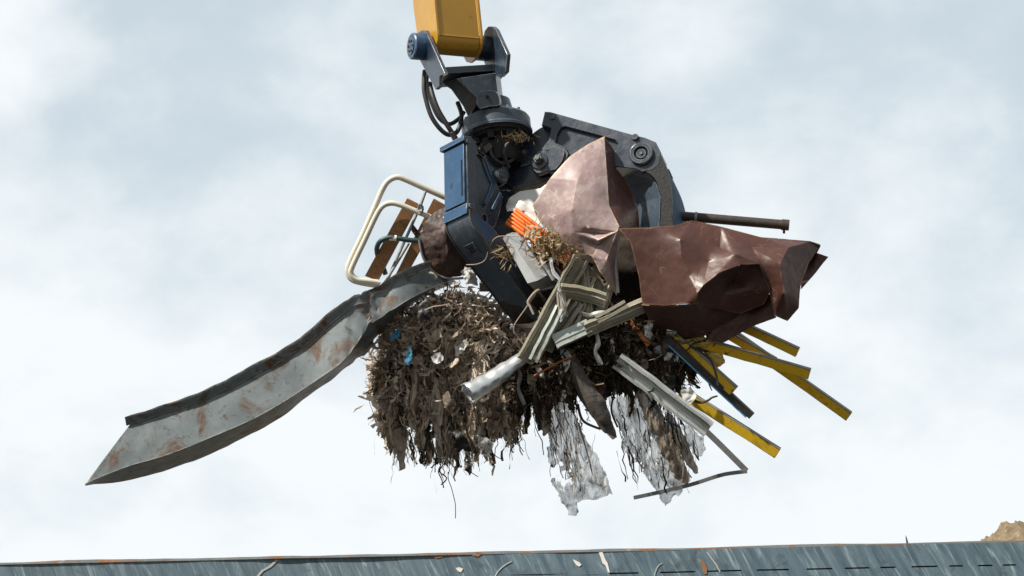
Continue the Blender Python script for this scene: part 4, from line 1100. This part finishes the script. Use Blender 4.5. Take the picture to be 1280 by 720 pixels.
angle_piece([(934, 589, -113), (920, 590.5, -112), (900, 594, -110), (862, 606, -106), (820, 616, -104), (792, 622, -102)], 4.2, 5).build('leg', 'dull_zinc', ab, thick=1.3, angle=30)

# ------------------------------------------------------------------ yellow bars
GB = 'yellow square bars sticking out at the lower right'
def ybar(p0, p1, w, label, h=9):
    p0, p1 = L(*p0), L(*p1)
    t = thing('yellow_bar', p0, label, 'bar', GB)
    d = (p1 - p0).normalized(); v = Vector((.15, .25, 1)); a = d.cross(v).normalized(); b = a.cross(d).normalized()
    if a.y < 0: a = -a
    # hollow box tube, slightly bowed
    mb = MB(); vs = []; n = 10
    for i in range(n + 1):
        p = p0.lerp(p1, i / n) + a * .9 * math.sin(PI * i / n) * random.uniform(.3, 1)
        vs += [p + a * (w / 2 * x) + b * (h / 2 * y) for x, y in ((-1, -1), (1, -1), (1, 1), (-1, 1))]
    mb.add(vs, [(4 * i + k, 4 * i + (k + 1) % 4, 4 * i + 4 + (k + 1) % 4, 4 * i + 4 + k) for i in range(n) for k in range(4)] + [(3, 2, 1, 0), tuple(range(4 * n, 4 * n + 4))])
    mb.build('box_tube', 'yellow_bar', t, bevel=.5)
    mb = MB()
    q0, q1 = p0 + a * (w / 2 + .9) , p1 + a * (w / 2 + .9)
    mb.beam(q0, q1, 1.5, h * .98, b); mb.build('edge_strip', 'grey_edge', t, bevel=.2)
    return t
ybar((905, 398, -72), (997, 441, -92), 10, 'topmost short yellow bar, just under the brown sheet')
ybar((880, 430, -84), (1012, 468, -104), 11, 'second yellow bar, nearly level and crossing in front of the longest one')
ybar((895, 404, -58), (1061, 521, -80), 10.5, 'longest yellow bar, its end farthest to the lower right')
ybar((880, 402, -66), (968, 453, -82), 9, 'yellow bar lying close along the longest one and ending behind the level bar')
ybar((826, 408, -88), (917, 489, -118), 11.5, 'yellow bar lying on the black bar with a blue edge')
ybar((850, 490, -96), (972, 567, -112), 11.5, 'lowest yellow bar, starting behind the pale galvanised channel')
bb = thing('black_bar', L(880, 470, -110), 'black bar with a blue underside lying under a yellow bar', 'bar')
p0, p1 = L(832, 420, -100), L(940, 520, -120)
MB().beam(p0, p1, 8, 9, (.15, .25, 1)).build('bar_body', 'dark_bar', bb, bevel=.5)
d = (p1 - p0).normalized(); a = d.cross(Vector((.15, .25, 1))).normalized()
if a.y > 0: a = -a
MB().beam(p0 + a * 5.2 + d * 6, p1 + a * 5.2 - d * 4, 2.2, 7, (.15, .25, 1)).build('edge_strip', 'blue_strip', bb, bevel=.2)
def lump(name, c, r, m, label, cat, seed, flat_=.8, group=None):
    bm = bmesh.new(); bmesh.ops.create_icosphere(bm, subdivisions=4, radius=1)
    mb = MB()
    vs = []
    for v in bm.verts:
        q = v.co.copy(); k = 1 + .35 * noise.fractal(q * 1.3 + Vector((seed, 0, 0)), .8, 2, 4)
        vs.append(c + Vector((q.x * r[0], q.y * r[1], q.z * r[2])) * k)
    mb.add(vs, [tuple(v.index for v in f.verts) for f in bm.faces]); bm.free()
    return one(name, mb, m, label, cat, group, angle=60) if label else mb
lump('yellow_foam', L(866, 426, -84), (18, 11, 12), 'yellow_foam', 'larger crumpled yellow foam lump between brown sheet and yellow bars', 'foam', 3)
lump('yellow_foam', L(893, 448, -84), (11, 10, 10), 'yellow_foam', 'smaller yellow foam lump hanging beside the yellow bars', 'foam', 8)

# ------------------------------------------------------------------ pipe
pp = MB(); p0, p1 = L(790, 265, -10), L(986, 281.5, -34)
d = (p1 - p0).normalized(); pp.lathe(p0, d, [(4.6, 0), (6, 0), (6, (p1 - p0).length), (4.6, (p1 - p0).length)], 28)
pipe = thing('steel_pipe', p1, 'dark steel pipe sticking out to the right above the brown sheet', 'pipe')
pp.build('pipe_body', 'dark_tube', pipe, angle=30)
mb = MB(); mb.lathe(p1 - d * 9, d, [(5, 0), (6.8, 0), (6.8, 9.5), (5, 9.5)], 28); mb.build('end_collar', 'dark_tube', pipe, angle=30)
mb = MB(); mb.lathe(p0 + d * 78, d, [(5, 0), (6.9, 0), (6.9, 3), (5, 3)], 28); mb.build('joint_ring', 'dull_zinc', pipe, angle=30)
mb = MB(); mb.cyl(L(980, 284, -34), L(980, 292, -34), 1.6, seg=10); mb.build('end_bolt', 'dark_tube', pipe)

# ------------------------------------------------------------------ fibre clumps
def interp(xs, ys, x):
    if x <= xs[0]: return ys[0]
    for i in range(len(xs) - 1):
        if x <= xs[i + 1]:
            t = (x - xs[i]) / (xs[i + 1] - xs[i]); return ys[i] + (ys[i + 1] - ys[i]) * t
    return ys[-1]

def clump(name, label, xs, top, bot, z0, half, nh, nc, matn, corelimits, seed, w=(1.5, 4.5), hang=1.0, curl=1.0, nscr=0, scr=('rag',)):
    random.seed(seed)
    t = thing(name, L(sum(xs) / len(xs), max(bot) - 40, z0), label, 'waste clump')
    x0, x1 = xs[0], xs[-1]
    def zspan(x, y):
        a = (x - (x0 + x1) / 2) / ((x1 - x0) / 2 + 6)
        tp, bt = interp(xs, top, x), interp(xs, bot, x)
        b = (y - (tp + (bt - tp) * .4)) / ((bt - tp) * .62)
        return half * math.sqrt(max(.05, 1 - a * a)) * math.sqrt(max(.08, 1 - b * b * .9))
    hangm = MB(); curlm = MB()
    # matted bundles hanging down
    nb = max(8, nh // 30)
    for _ in range(nb):
        x = random.uniform(x0, x1); tp, bt = interp(xs, top, x), interp(xs, bot, x)
        f = random.random()
        ys = tp + (bt - tp) * (.12 + .55 * f)
        zs = zspan(x, ys) * random.choice((-1, -1, -1, 1)) * random.uniform(.75, 1.05)
        bt = bt + 46 * noise.noise(Vector((x * .075, seed, 0))) + 24 * noise.noise(Vector((x * .2, seed, 5)))
        ye = min(ys + random.uniform(40, 125), bt + random.choice((-40, -20, 0, 0, 14)) + random.uniform(-12, 12))
        if ye - ys < 16: ye = ys + 16
        ctl = []
        sway = random.uniform(-9, 9)
        for k in range(5):
            u = k / 4
            ctl.append(Vector((x + sway * u + random.uniform(-5, 5), ys + (ye - ys) * u, z0 + zs * (1 + .1 * u) + random.uniform(-5, 5))))
        bt_tint = min(1, max(0, random.gauss(.5, .26)))
        for _r in range(30):
            ln = random.uniform(.5, 1.0); st_ = random.uniform(0, .35)
            pts = []
            sp = 6.5 * random.random() ** .7; a1 = random.uniform(0, 6.3)
            ph = random.uniform(0, 6.3); fr = random.uniform(2, 5)
            for k in range(11):
                u = min(1, st_ + ln * k / 10); i = min(3, int(u * 4)); q = ctl[i].lerp(ctl[i + 1], u * 4 - i)
                spread = sp * (1 - .5 * u)
                q = q + Vector((math.cos(a1 + u * 2) * spread + math.sin(ph + fr * u * 3) * 1.8 + random.gauss(0, .8), math.sin(ph + fr * u * 2) * 1.5 + random.gauss(0, .5), random.gauss(0, 1.2) + math.sin(a1 + u * 2) * spread))
                pts.append(L(q.x, q.y, q.z))
            tn = min(1, max(0, random.gauss(bt_tint, .2)))
            hangm.strip(pts, random.uniform(*w) * random.choice((.3, .45, .6, .9, 1.1, 1.5)), tn, random.uniform(-5, 5))
    # tangled leaves and curls on the upper surface
    for _ in range(nc):
        x = random.uniform(x0 + 6, x1); tp, bt = interp(xs, top, x), interp(xs, bot, x)
        y = tp + (bt - tp) * .72 * random.random() ** 1.7
        z = z0 - zspan(x, y) * random.uniform(.8, 1.08) * (1 if random.random() < .85 else -1)
        ang = random.gauss(R(90), R(34) + R(30) * (y < tp + (bt - tp) * .25)); ln = random.uniform(14, 44) * curl
        pts = []; c_ = random.uniform(-2.6, 2.6); p = Vector((x, y, z)); zz = random.uniform(-.4, .4)
        for k in range(9):
            pts.append(L(p.x, p.y, p.z))
            ang += c_ / 8 + random.gauss(0, .38)
            p = p + Vector((math.cos(ang), math.sin(ang), zz + random.gauss(0, .45))) * ln / 8
        tn = min(1, max(0, random.gauss(.58, .30)))
        curlm.strip(pts, random.uniform(*w) * random.choice((.25, .4, .6, .9, 1.3, 1.8)), tn, random.uniform(-6, 6))
    # larger crumpled flaps of rotten cloth and leaf
    flapm = MB()
    for _ in range(int(nc / 90)):
        x = random.uniform(x0 + 4, x1 - 4); tp, bt = interp(xs, top, x), interp(xs, bot, x)
        y = tp + (bt - tp) * random.uniform(.05, .8); z = z0 - zspan(x, y) * random.uniform(.95, 1.12)
        hw, hh = random.uniform(2.5, 6.5), random.uniform(4, 13); rot_ = random.gauss(0, .6)
        grid = []; o3 = Vector((random.uniform(0, 99), 0, 0))
        for iy in range(6):
            for ix in range(5):
                u, v = (ix / 4 - .5) * 2 * hw, (iy / 5 - .5) * 2 * hh
                wv = (1 - .35 * abs(iy / 2.5 - 1)) * (1 + .9 * noise.noise(o3 + Vector((iy * .8, ix * .9, 3))))
                u *= wv
                grid.append(L(x + u * math.cos(rot_) - v * math.sin(rot_), y + u * math.sin(rot_) + v * math.cos(rot_), z + 5 * noise.noise(o3 + Vector((u * .25, v * .2, 0))) * 1.6))
        flapm.add(grid, [(iy * 5 + ix, iy * 5 + ix + 1, iy * 5 + ix + 6, iy * 5 + ix + 5) for iy in range(5) for ix in range(4)], min(1, max(0, random.gauss(.5, .28))))
    o = flapm.build('rotten_flaps', matn, t, angle=80); o['kind'] = 'stuff'
    o = hangm.build('hanging_strands', matn, t, flat=True); o['kind'] = 'stuff'
    o = curlm.build('tangled_strands', matn, t, flat=True); o['kind'] = 'stuff'
    for _ in range(nscr):
        x = random.uniform(x0 + 8, x1 - 8); tp, bt = interp(xs, top, x), interp(xs, bot, x)
        y = tp + (bt - tp) * random.uniform(.1, .85); z = z0 - zspan(x, y) * random.uniform(1.0, 1.2) - 2
        rx_, ry_ = random.uniform(3, 8), random.uniform(5, 16); r0 = random.gauss(0, .7)
        k_ = random.randint(5, 8); pl = []
        for q in range(k_):
            a_ = 2 * PI * q / k_; rr = random.uniform(.55, 1.15)
            u, v = math.cos(a_) * rx_ * rr, math.sin(a_) * ry_ * rr
            pl.append((x + u * math.cos(r0) - v * math.sin(r0), y + u * math.sin(r0) + v * math.cos(r0), z + random.uniform(-4, 4)))
        pl.append((x, y, z - random.uniform(2, 6)))
        crumple(pl, list(range(k_)), [(k_, 0), (k_, k_ // 2)], sub=3, smooth=1, dent=2.5, dscale=.12, edge=3, seed=random.randint(1, 400)).build(
            'torn_scrap', random.choice(scr), t, thick=.6, angle=50)
    # dark matted core, added inside the strands to block sky light
    mb = MB()
    bm = bmesh.new(); bmesh.ops.create_icosphere(bm, subdivisions=5, radius=1)
    cx, cy, rx, ry, rz = corelimits
    vs = []
    for v in bm.verts:
        q = v.co; k = 1 + .30 * noise.fractal(q * 2.3 + Vector((seed, 0, 0)), .7, 2, 5)
        vs.append(L(cx, cy, z0) + Vector((q.x * rx, q.y * ry, q.z * rz)) * k)
    mb.add(vs, [tuple(v.index for v in f.verts) for f in bm.faces]); bm.free()
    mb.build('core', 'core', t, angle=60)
    return t

xs1 = [465, 479, 500, 520, 545, 570, 600, 630, 660]
fc = clump('fibre_clump', 'big matted clump of brown fibres and leaves hanging left under the tine blade',
      xs1, [440, 412, 393, 380, 368, 362, 372, 395, 428], [500, 545, 584, 566, 574, 582, 570, 548, 524], 38, 38, 4300, 2300, 'fibre', (560, 440, 70, 50, 26), 5, nscr=22, scr=('dirty_film', 'dirty_film', 'black_rag', 'driftwood', 'rag', 'dark_drum', 'brown_wood'))
dc = clump('dark_clump', 'dark tangled clump of roots and dirt in the middle, above the hanging films',
      [640, 660, 690, 720, 760, 800, 840, 868], [440, 440, 410, 400, 395, 395, 400, 430], [496, 526, 506, 488, 474, 490, 496, 466], -72, 34, 3400, 2400, 'dark_fibre', (752, 432, 96, 52, 26), 6, w=(1, 3.4), nscr=30, scr=('dirty_film', 'dull_zinc', 'black_rag', 'driftwood', 'rag', 'dark_drum', 'zinc', 'brown_sheet', 'film', 'olive_metal'))
# body of dark rubbish inside the grapple
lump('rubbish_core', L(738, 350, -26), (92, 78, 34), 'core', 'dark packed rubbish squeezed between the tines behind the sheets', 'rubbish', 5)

random.seed(88)
mb = MB()
for k in range(210):
    x = random.uniform(474, 655); b0 = interp(xs1, [500, 545, 570, 560, 566, 574, 562, 545, 524], x) + 20 * noise.noise(Vector((x * .09, 3, 0)))
    l = random.uniform(18, 62) * (.5 + abs(noise.noise(Vector((x * .06, 8, 1)))) * 1.6); y0 = b0 - random.uniform(14, 34); z = random.uniform(2, 60); sw = random.uniform(-.2, .35); pts = []
    for i in range(9): pts.append(L(x + sw * l * i / 8 + random.gauss(0, 1.1), y0 + l * i / 8, z + random.gauss(0, 1)))
    mb.strip(pts, random.choice((.6, .8, 1.2, 2.2, 3.4)), min(1, max(0, random.gauss(.42, .25))), random.uniform(-5, 5))
o = mb.build('loose_fringe', 'fibre', fc, flat=True); o['kind'] = 'stuff'
# thin loose threads at the bottom of the clumps
random.seed(77)
mb = MB()
for (x, y, l, z) in [(545, 548, 62, 0), (548, 556, 50, 2), (553, 545, 48, -4), (538, 545, 40, 3), (580, 548, 40, -6), (586, 552, 44, 0), (512, 540, 36, -3), (640, 540, 26, 0), (648, 535, 30, 0), (560, 590, 58, 0), (620, 545, 30, 2)]:
    pts = [L(x + random.uniform(-3, 3) * k / 3 + l * .12 * k / 5, y + l * k / 6, z) for k in range(7)]
    mb.tube(spline(pts, 3), [random.uniform(.5, .95)] * 19, 5)
o = mb.build('loose_threads', 'black_rag', fc); o['kind'] = 'stuff'
def rag(p, m, label, seed, cat='rag', nm='rag', edge=3, dent=3, thick=.5, group=None, sub=3, creases=()):
    return one(nm, crumple(p, list(range(len(p))), creases, sub=sub, smooth=0, dent=dent, dscale=.1, edge=edge, seed=seed), m, label, cat, group, thick=thick, angle=60)
rag([(566, 540, -20), (572, 536, -24), (580, 545, -26), (588, 555, -24), (590, 566, -20), (580, 562, -22), (570, 568, -20), (566, 560, -22), (570, 550, -26)], 'black_rag', 'black plastic scrap dangling under the middle of the fibre clump', 31)
rag([(582, 575, -18), (586, 576, -20), (590, 590, -20), (588, 593, -18), (582, 586, -18)], 'black_rag', 'tiny black tatter at the lowest tip of the fibre clump', 32)
rag([(524, 378, -34), (534, 374, -36), (540, 384, -38), (536, 398, -38), (524, 404, -38), (522, 392, -38)], 'black_rag', 'black plastic scrap on top of the fibre clump', 33)
rag([(488, 418, -22), (496, 412, -24), (502, 412, -26), (498, 420, -28), (490, 428, -26)], 'blue_rag', 'upper small blue scrap on the left of the fibre clump', 34)
rag([(508, 444, -34), (514, 436, -36), (516, 446, -38), (511, 458, -38), (508, 456, -36)], 'blue_rag', 'lower small blue scrap on the left of the fibre clump', 35)
rag([(538, 446, -38), (550, 440, -40), (556, 450, -42), (546, 456, -42)], 'rag', 'pale paper scrap on the front of the fibre clump', 36)
rag([(596, 545, -26), (606, 548, -28), (616, 552, -28), (614, 566, -26), (604, 572, -24), (598, 560, -26)], 'film', 'bright film tatter at the lower right of the fibre clump', 37)
rag([(490, 540, -20), (500, 535, -22), (508, 560, -22), (506, 586, -20), (499, 588, -20), (496, 565, -20)], 'dirty_film', 'brown rag strip at the lower left tip of the fibre clump', 38)
rag([(552, 495, -40), (562, 490, -42), (570, 505, -44), (566, 516, -42), (556, 510, -42)], 'dirty_film', 'dull brown rag folded on the front of the fibre clump', 40)

# straw tuft over the orange piece
random.seed(9)
tf_ = thing('straw_tuft', L(685, 305, -100), 'tuft of dry straw caught on the orange strip under the mauve sheet', 'straw')
mb = MB()
for k in range(330):
    x, y = random.gauss(686, 15), random.gauss(305, 9)
    y += (x - 686) * .35
    z = -108 + random.uniform(-10, 16); ang = random.gauss(R(40), R(70)); ln = random.uniform(7, 22); c_ = random.uniform(-2.2, 2.2)
    p = Vector((x, y, z)); pts = []
    for i in range(6):
        pts.append(L(p.x, p.y, p.z)); ang += c_ / 5
        p = p + Vector((math.cos(ang), math.sin(ang), random.uniform(-.5, .5))) * ln / 5
    mb.ribbon(pts, random.uniform(.8, 4.2), random.random(), random.uniform(-3, 3))
o = mb.build('stalks', 'straw', tf_, flat=True); o['kind'] = 'stuff'
mb = MB()
for k in range(40):
    x, y = random.gauss(634, 7), random.gauss(316, 6); z = -92; ang = random.gauss(R(150), R(50)); ln = random.uniform(8, 20); p = Vector((x, y, z)); pts = []
    for i in range(5):
        pts.append(L(p.x, p.y, p.z)); ang += random.uniform(-.4, .4)
        p = p + Vector((math.cos(ang), math.sin(ang), random.uniform(-.3, .3))) * ln / 4
    mb.ribbon(pts, random.uniform(.6, 2.2), random.random(), 1)
o = mb.build('stray_stalks', 'straw', tf_, flat=True); o['kind'] = 'stuff'
# straw caught in the slewing ring
mb = MB()
for k in range(140):
    x, y = random.gauss(643, 9), random.gauss(171, 4); z = -36 + random.uniform(0, 20); ang = random.uniform(0, 6.3); ln = random.uniform(4, 12); p = Vector((x, y + abs(x - 640) * .1, z)); pts = []
    for i in range(5):
        pts.append(L(p.x, p.y, p.z)); ang += random.uniform(-.5, .5)
        p = p + Vector((math.cos(ang), math.sin(ang), random.uniform(-.3, .3))) * ln / 4
    mb.ribbon(pts, random.uniform(.6, 1.8), random.random(), 1)
tag(mb.build('straw_tuft', 'straw', flat=True), 'wisps of straw jammed under the blue rotator ring', 'straw')

# ------------------------------------------------------------------ plastic films
P = [(676, 480, -80), (692, 474, -86), (706, 488, -90), (714, 500, -92), (721, 520, -94), (728, 540, -96), (742, 565, -98), (757, 590, -100), (766, 616, -100), (748, 622, -98), (720, 628, -98), (724, 640, -97), (714, 645, -96), (706, 632, -96), (698, 616, -94), (687, 601, -92), (700, 592, -94), (700, 575, -92), (689, 585, -90), (684, 570, -88), (688, 548, -86), (678, 528, -82),
     (700, 520, -100), (712, 560, -106), (726, 590, -108), (740, 606, -98), (712, 610, -102)]
sh = crumple(P, list(range(22)), [(22, 23), (23, 24), (24, 12), (24, 8), (24, 26)], sub=5, smooth=1, dent=4, dscale=.06, edge=5, seed=51, drape=True)
one('plastic_film', sh, 'film', 'ragged white plastic film hanging lowest in the middle', 'plastic film', 'torn plastic films', thick=.3, angle=70)
P = [(754, 470, -78), (776, 480, -84), (796, 496, -88), (812, 524, -92), (838, 560, -96), (862, 602, -100), (850, 616, -100), (838, 622, -100), (832, 633, -98), (826, 618, -98), (815, 606, -96), (800, 590, -94), (786, 586, -92), (790, 570, -90), (776, 560, -88), (782, 545, -86), (768, 526, -82), (760, 500, -80),
     (790, 530, -102), (808, 566, -106), (828, 590, -110)]
sh = crumple(P, list(range(18)), [(18, 19), (19, 20), (18, 1)], sub=5, smooth=1, dent=4, dscale=.06, edge=5, seed=52, drape=True)
one('plastic_film', sh, 'film', 'wide white plastic film hanging to the right of the dark plank', 'plastic film', 'torn plastic films', thick=.3, angle=70)
P = [(790, 455, -96), (806, 470, -100), (822, 505, -104), (840, 545, -108), (863, 596, -112), (858, 606, -112), (846, 600, -110), (830, 570, -108), (812, 535, -104), (797, 500, -100), (786, 475, -98), (812, 515, -110), (838, 570, -118)]
sh = crumple(P, list(range(11)), [(11, 12), (11, 0)], sub=5, smooth=1, dent=3.5, dscale=.08, edge=3, seed=53, drape=True)
one('plastic_film', sh, 'dirty_film', 'brown soiled film strip hanging along the wide white film', 'plastic film', 'torn plastic films', thick=.3, angle=70)
P = [(832, 515, -92), (842, 520, -96), (856, 545, -98), (866, 570, -98), (873, 592, -96), (866, 590, -96), (852, 572, -96), (840, 548, -94)]
one('plastic_film', crumple(P, list(range(8)), [(1, 5)], sub=4, smooth=0, dent=3, dscale=.1, edge=3, seed=54, drape=True), 'dirty_film', 'narrow soiled film tatter right below the galvanised channel', 'plastic film', 'torn plastic films', thick=.3, angle=70)
P = [(852, 530, -88), (866, 535, -90), (878, 548, -92), (883, 562, -92), (876, 570, -92), (864, 568, -90), (856, 552, -88)]
one('plastic_film', crumple(P, list(range(7)), [(0, 4)], sub=4, smooth=0, dent=3, dscale=.1, edge=3, seed=55, drape=True), 'film', 'small pale film flap nearest the end of the galvanised channel', 'plastic film', 'torn plastic films', thick=.3, angle=70)
P = [(662, 470, -84), (680, 470, -88), (690, 500, -92), (688, 540, -92), (680, 545, -90), (672, 520, -88), (664, 495, -86)]
one('plastic_film', crumple(P, list(range(7)), [(1, 4)], sub=4, smooth=0, dent=4, dscale=.1, edge=4, seed=56, drape=True), 'dirty_film', 'brown torn film between the fibre clump and the lowest film', 'plastic film', 'torn plastic films', thick=.3, angle=70)
rag([(738, 480, -100), (752, 476, -104), (762, 490, -106), (756, 506, -104), (744, 498, -104)], 'brown_sheet', 'dull red brown rag between the dark plank and the wide film', 60)
rag([(852, 488, -110), (864, 484, -112), (870, 496, -114), (862, 506, -114), (853, 500, -112)], 'rag', 'small white rag on the galvanised channel', 61)
rag([(806, 430, -96), (834, 424, -98), (846, 450, -100), (842, 486, -98), (826, 496, -96), (812, 470, -98)], 'black_rag', 'black rag sheet hanging under the brown sheet by the yellow bars', 62, dent=5)
rag([(770, 470, -100), (788, 466, -104), (794, 486, -106), (780, 496, -104)], 'black_rag', 'black crumpled scrap under the bend of the galvanised channel', 63, dent=5)

# hanging stringy strands in front of films
random.seed(21)
mb = MB()
for k in range(230):
    grp = random.choice(((694, 495, 14, 60), (812, 500, 14, 80), (842, 500, 10, 66), (740, 500, 24, 30), (680, 485, 16, 50), (706, 540, 12, 70), (790, 540, 12, 50), (836, 555, 10, 50)))
    x = random.gauss(grp[0], grp[2]); y = random.gauss(grp[1], 14); l = random.uniform(.4, 1) * grp[3]; z = random.uniform(-112, -86); pts = []
    sl = random.uniform(-.05, .35)
    for i in range(7):
        pts.append(L(x + sl * l * i / 6 + random.uniform(-2, 2), y + l * i / 6, z))
    mb.strip(pts, random.uniform(.5, 2.8), min(1, max(0, random.gauss(.6, .3))), random.uniform(-3, 3))
o = mb.build('hanging_strings', 'dark_fibre', dc, flat=True); o['kind'] = 'stuff'

# ------------------------------------------------------------------ wires, twigs, cables
def line(nm, m, pts, r, label, cat, n=5):
    path = spline([L(*p) for p in pts], n)
    rr = r if isinstance(r, (int, float)) else [r[0] + (r[1] - r[0]) * i / (len(path) - 1) for i in range(len(path))]
    return one(nm, MB().tube(path, rr, 7), m, label, cat)
line('bent_wire', 'wire', [(674, 362, -108), (668, 366, -112), (660, 377, -114), (663, 384, -116), (667, 393, -118)], 1.5, 'thick beige bent wire end below the galvanised box', 'wire')
line('bent_wire', 'wire', [(670, 367, -112), (656, 387, -114), (642, 409, -114), (648, 422, -112), (656, 432, -112)], .7, 'thin pale wire looping in front of the tine blade', 'wire')
line('bent_wire', 'wire', [(583, 331, -58), (597, 330, -70), (607, 324, -76), (612, 308, -80), (620, 297, -82), (634, 295, -86), (648, 296, -92)], .6, 'hair thin wire curling across the top of the tine blade', 'wire')
line('twig', 'twig', [(862, 497, -104), (874, 503, -110), (884, 501, -112), (890, 497, -112), (897, 495, -112)], (2, 1), 'dark twig sticking out between the lowest yellow bar and the black bar', 'twig')
line('black_cable', 'rubber', [(862, 432, -108), (876, 440, -116), (888, 450, -120), (894, 464, -124), (898, 482, -126)], 1.4, 'black cable curving over the yellow bars', 'cable')
line('twig', 'twig', [(846, 470, -96), (852, 458, -100), (858, 450, -102)], (1.6, .9), 'short dark twig left of the black bar', 'twig')
line('twig', 'twig', [(722, 505, -100), (728, 525, -104), (744, 534, -106), (752, 536, -106)], (1.8, 1.4), 'dark curved twig left of the hanging plank', 'twig')
line('blue_cord', 'blue_rag', [(808, 494, -100), (818, 508, -104), (832, 524, -104), (850, 534, -100)], 1.2, 'thin blue cord behind the galvanised channel', 'cord')
line('twig', 'twig', [(608, 440, -34), (598, 452, -40), (582, 470, -44), (566, 492, -46)], (1.2, .6), 'thin dark twig lying on the fibre clump left of the duct', 'twig')
line('twig', 'wire', [(524, 392, -34), (540, 384, -40), (552, 382, -42), (562, 380, -42)], (1.1, .6), 'pale twig lying across the top of the fibre clump', 'twig')
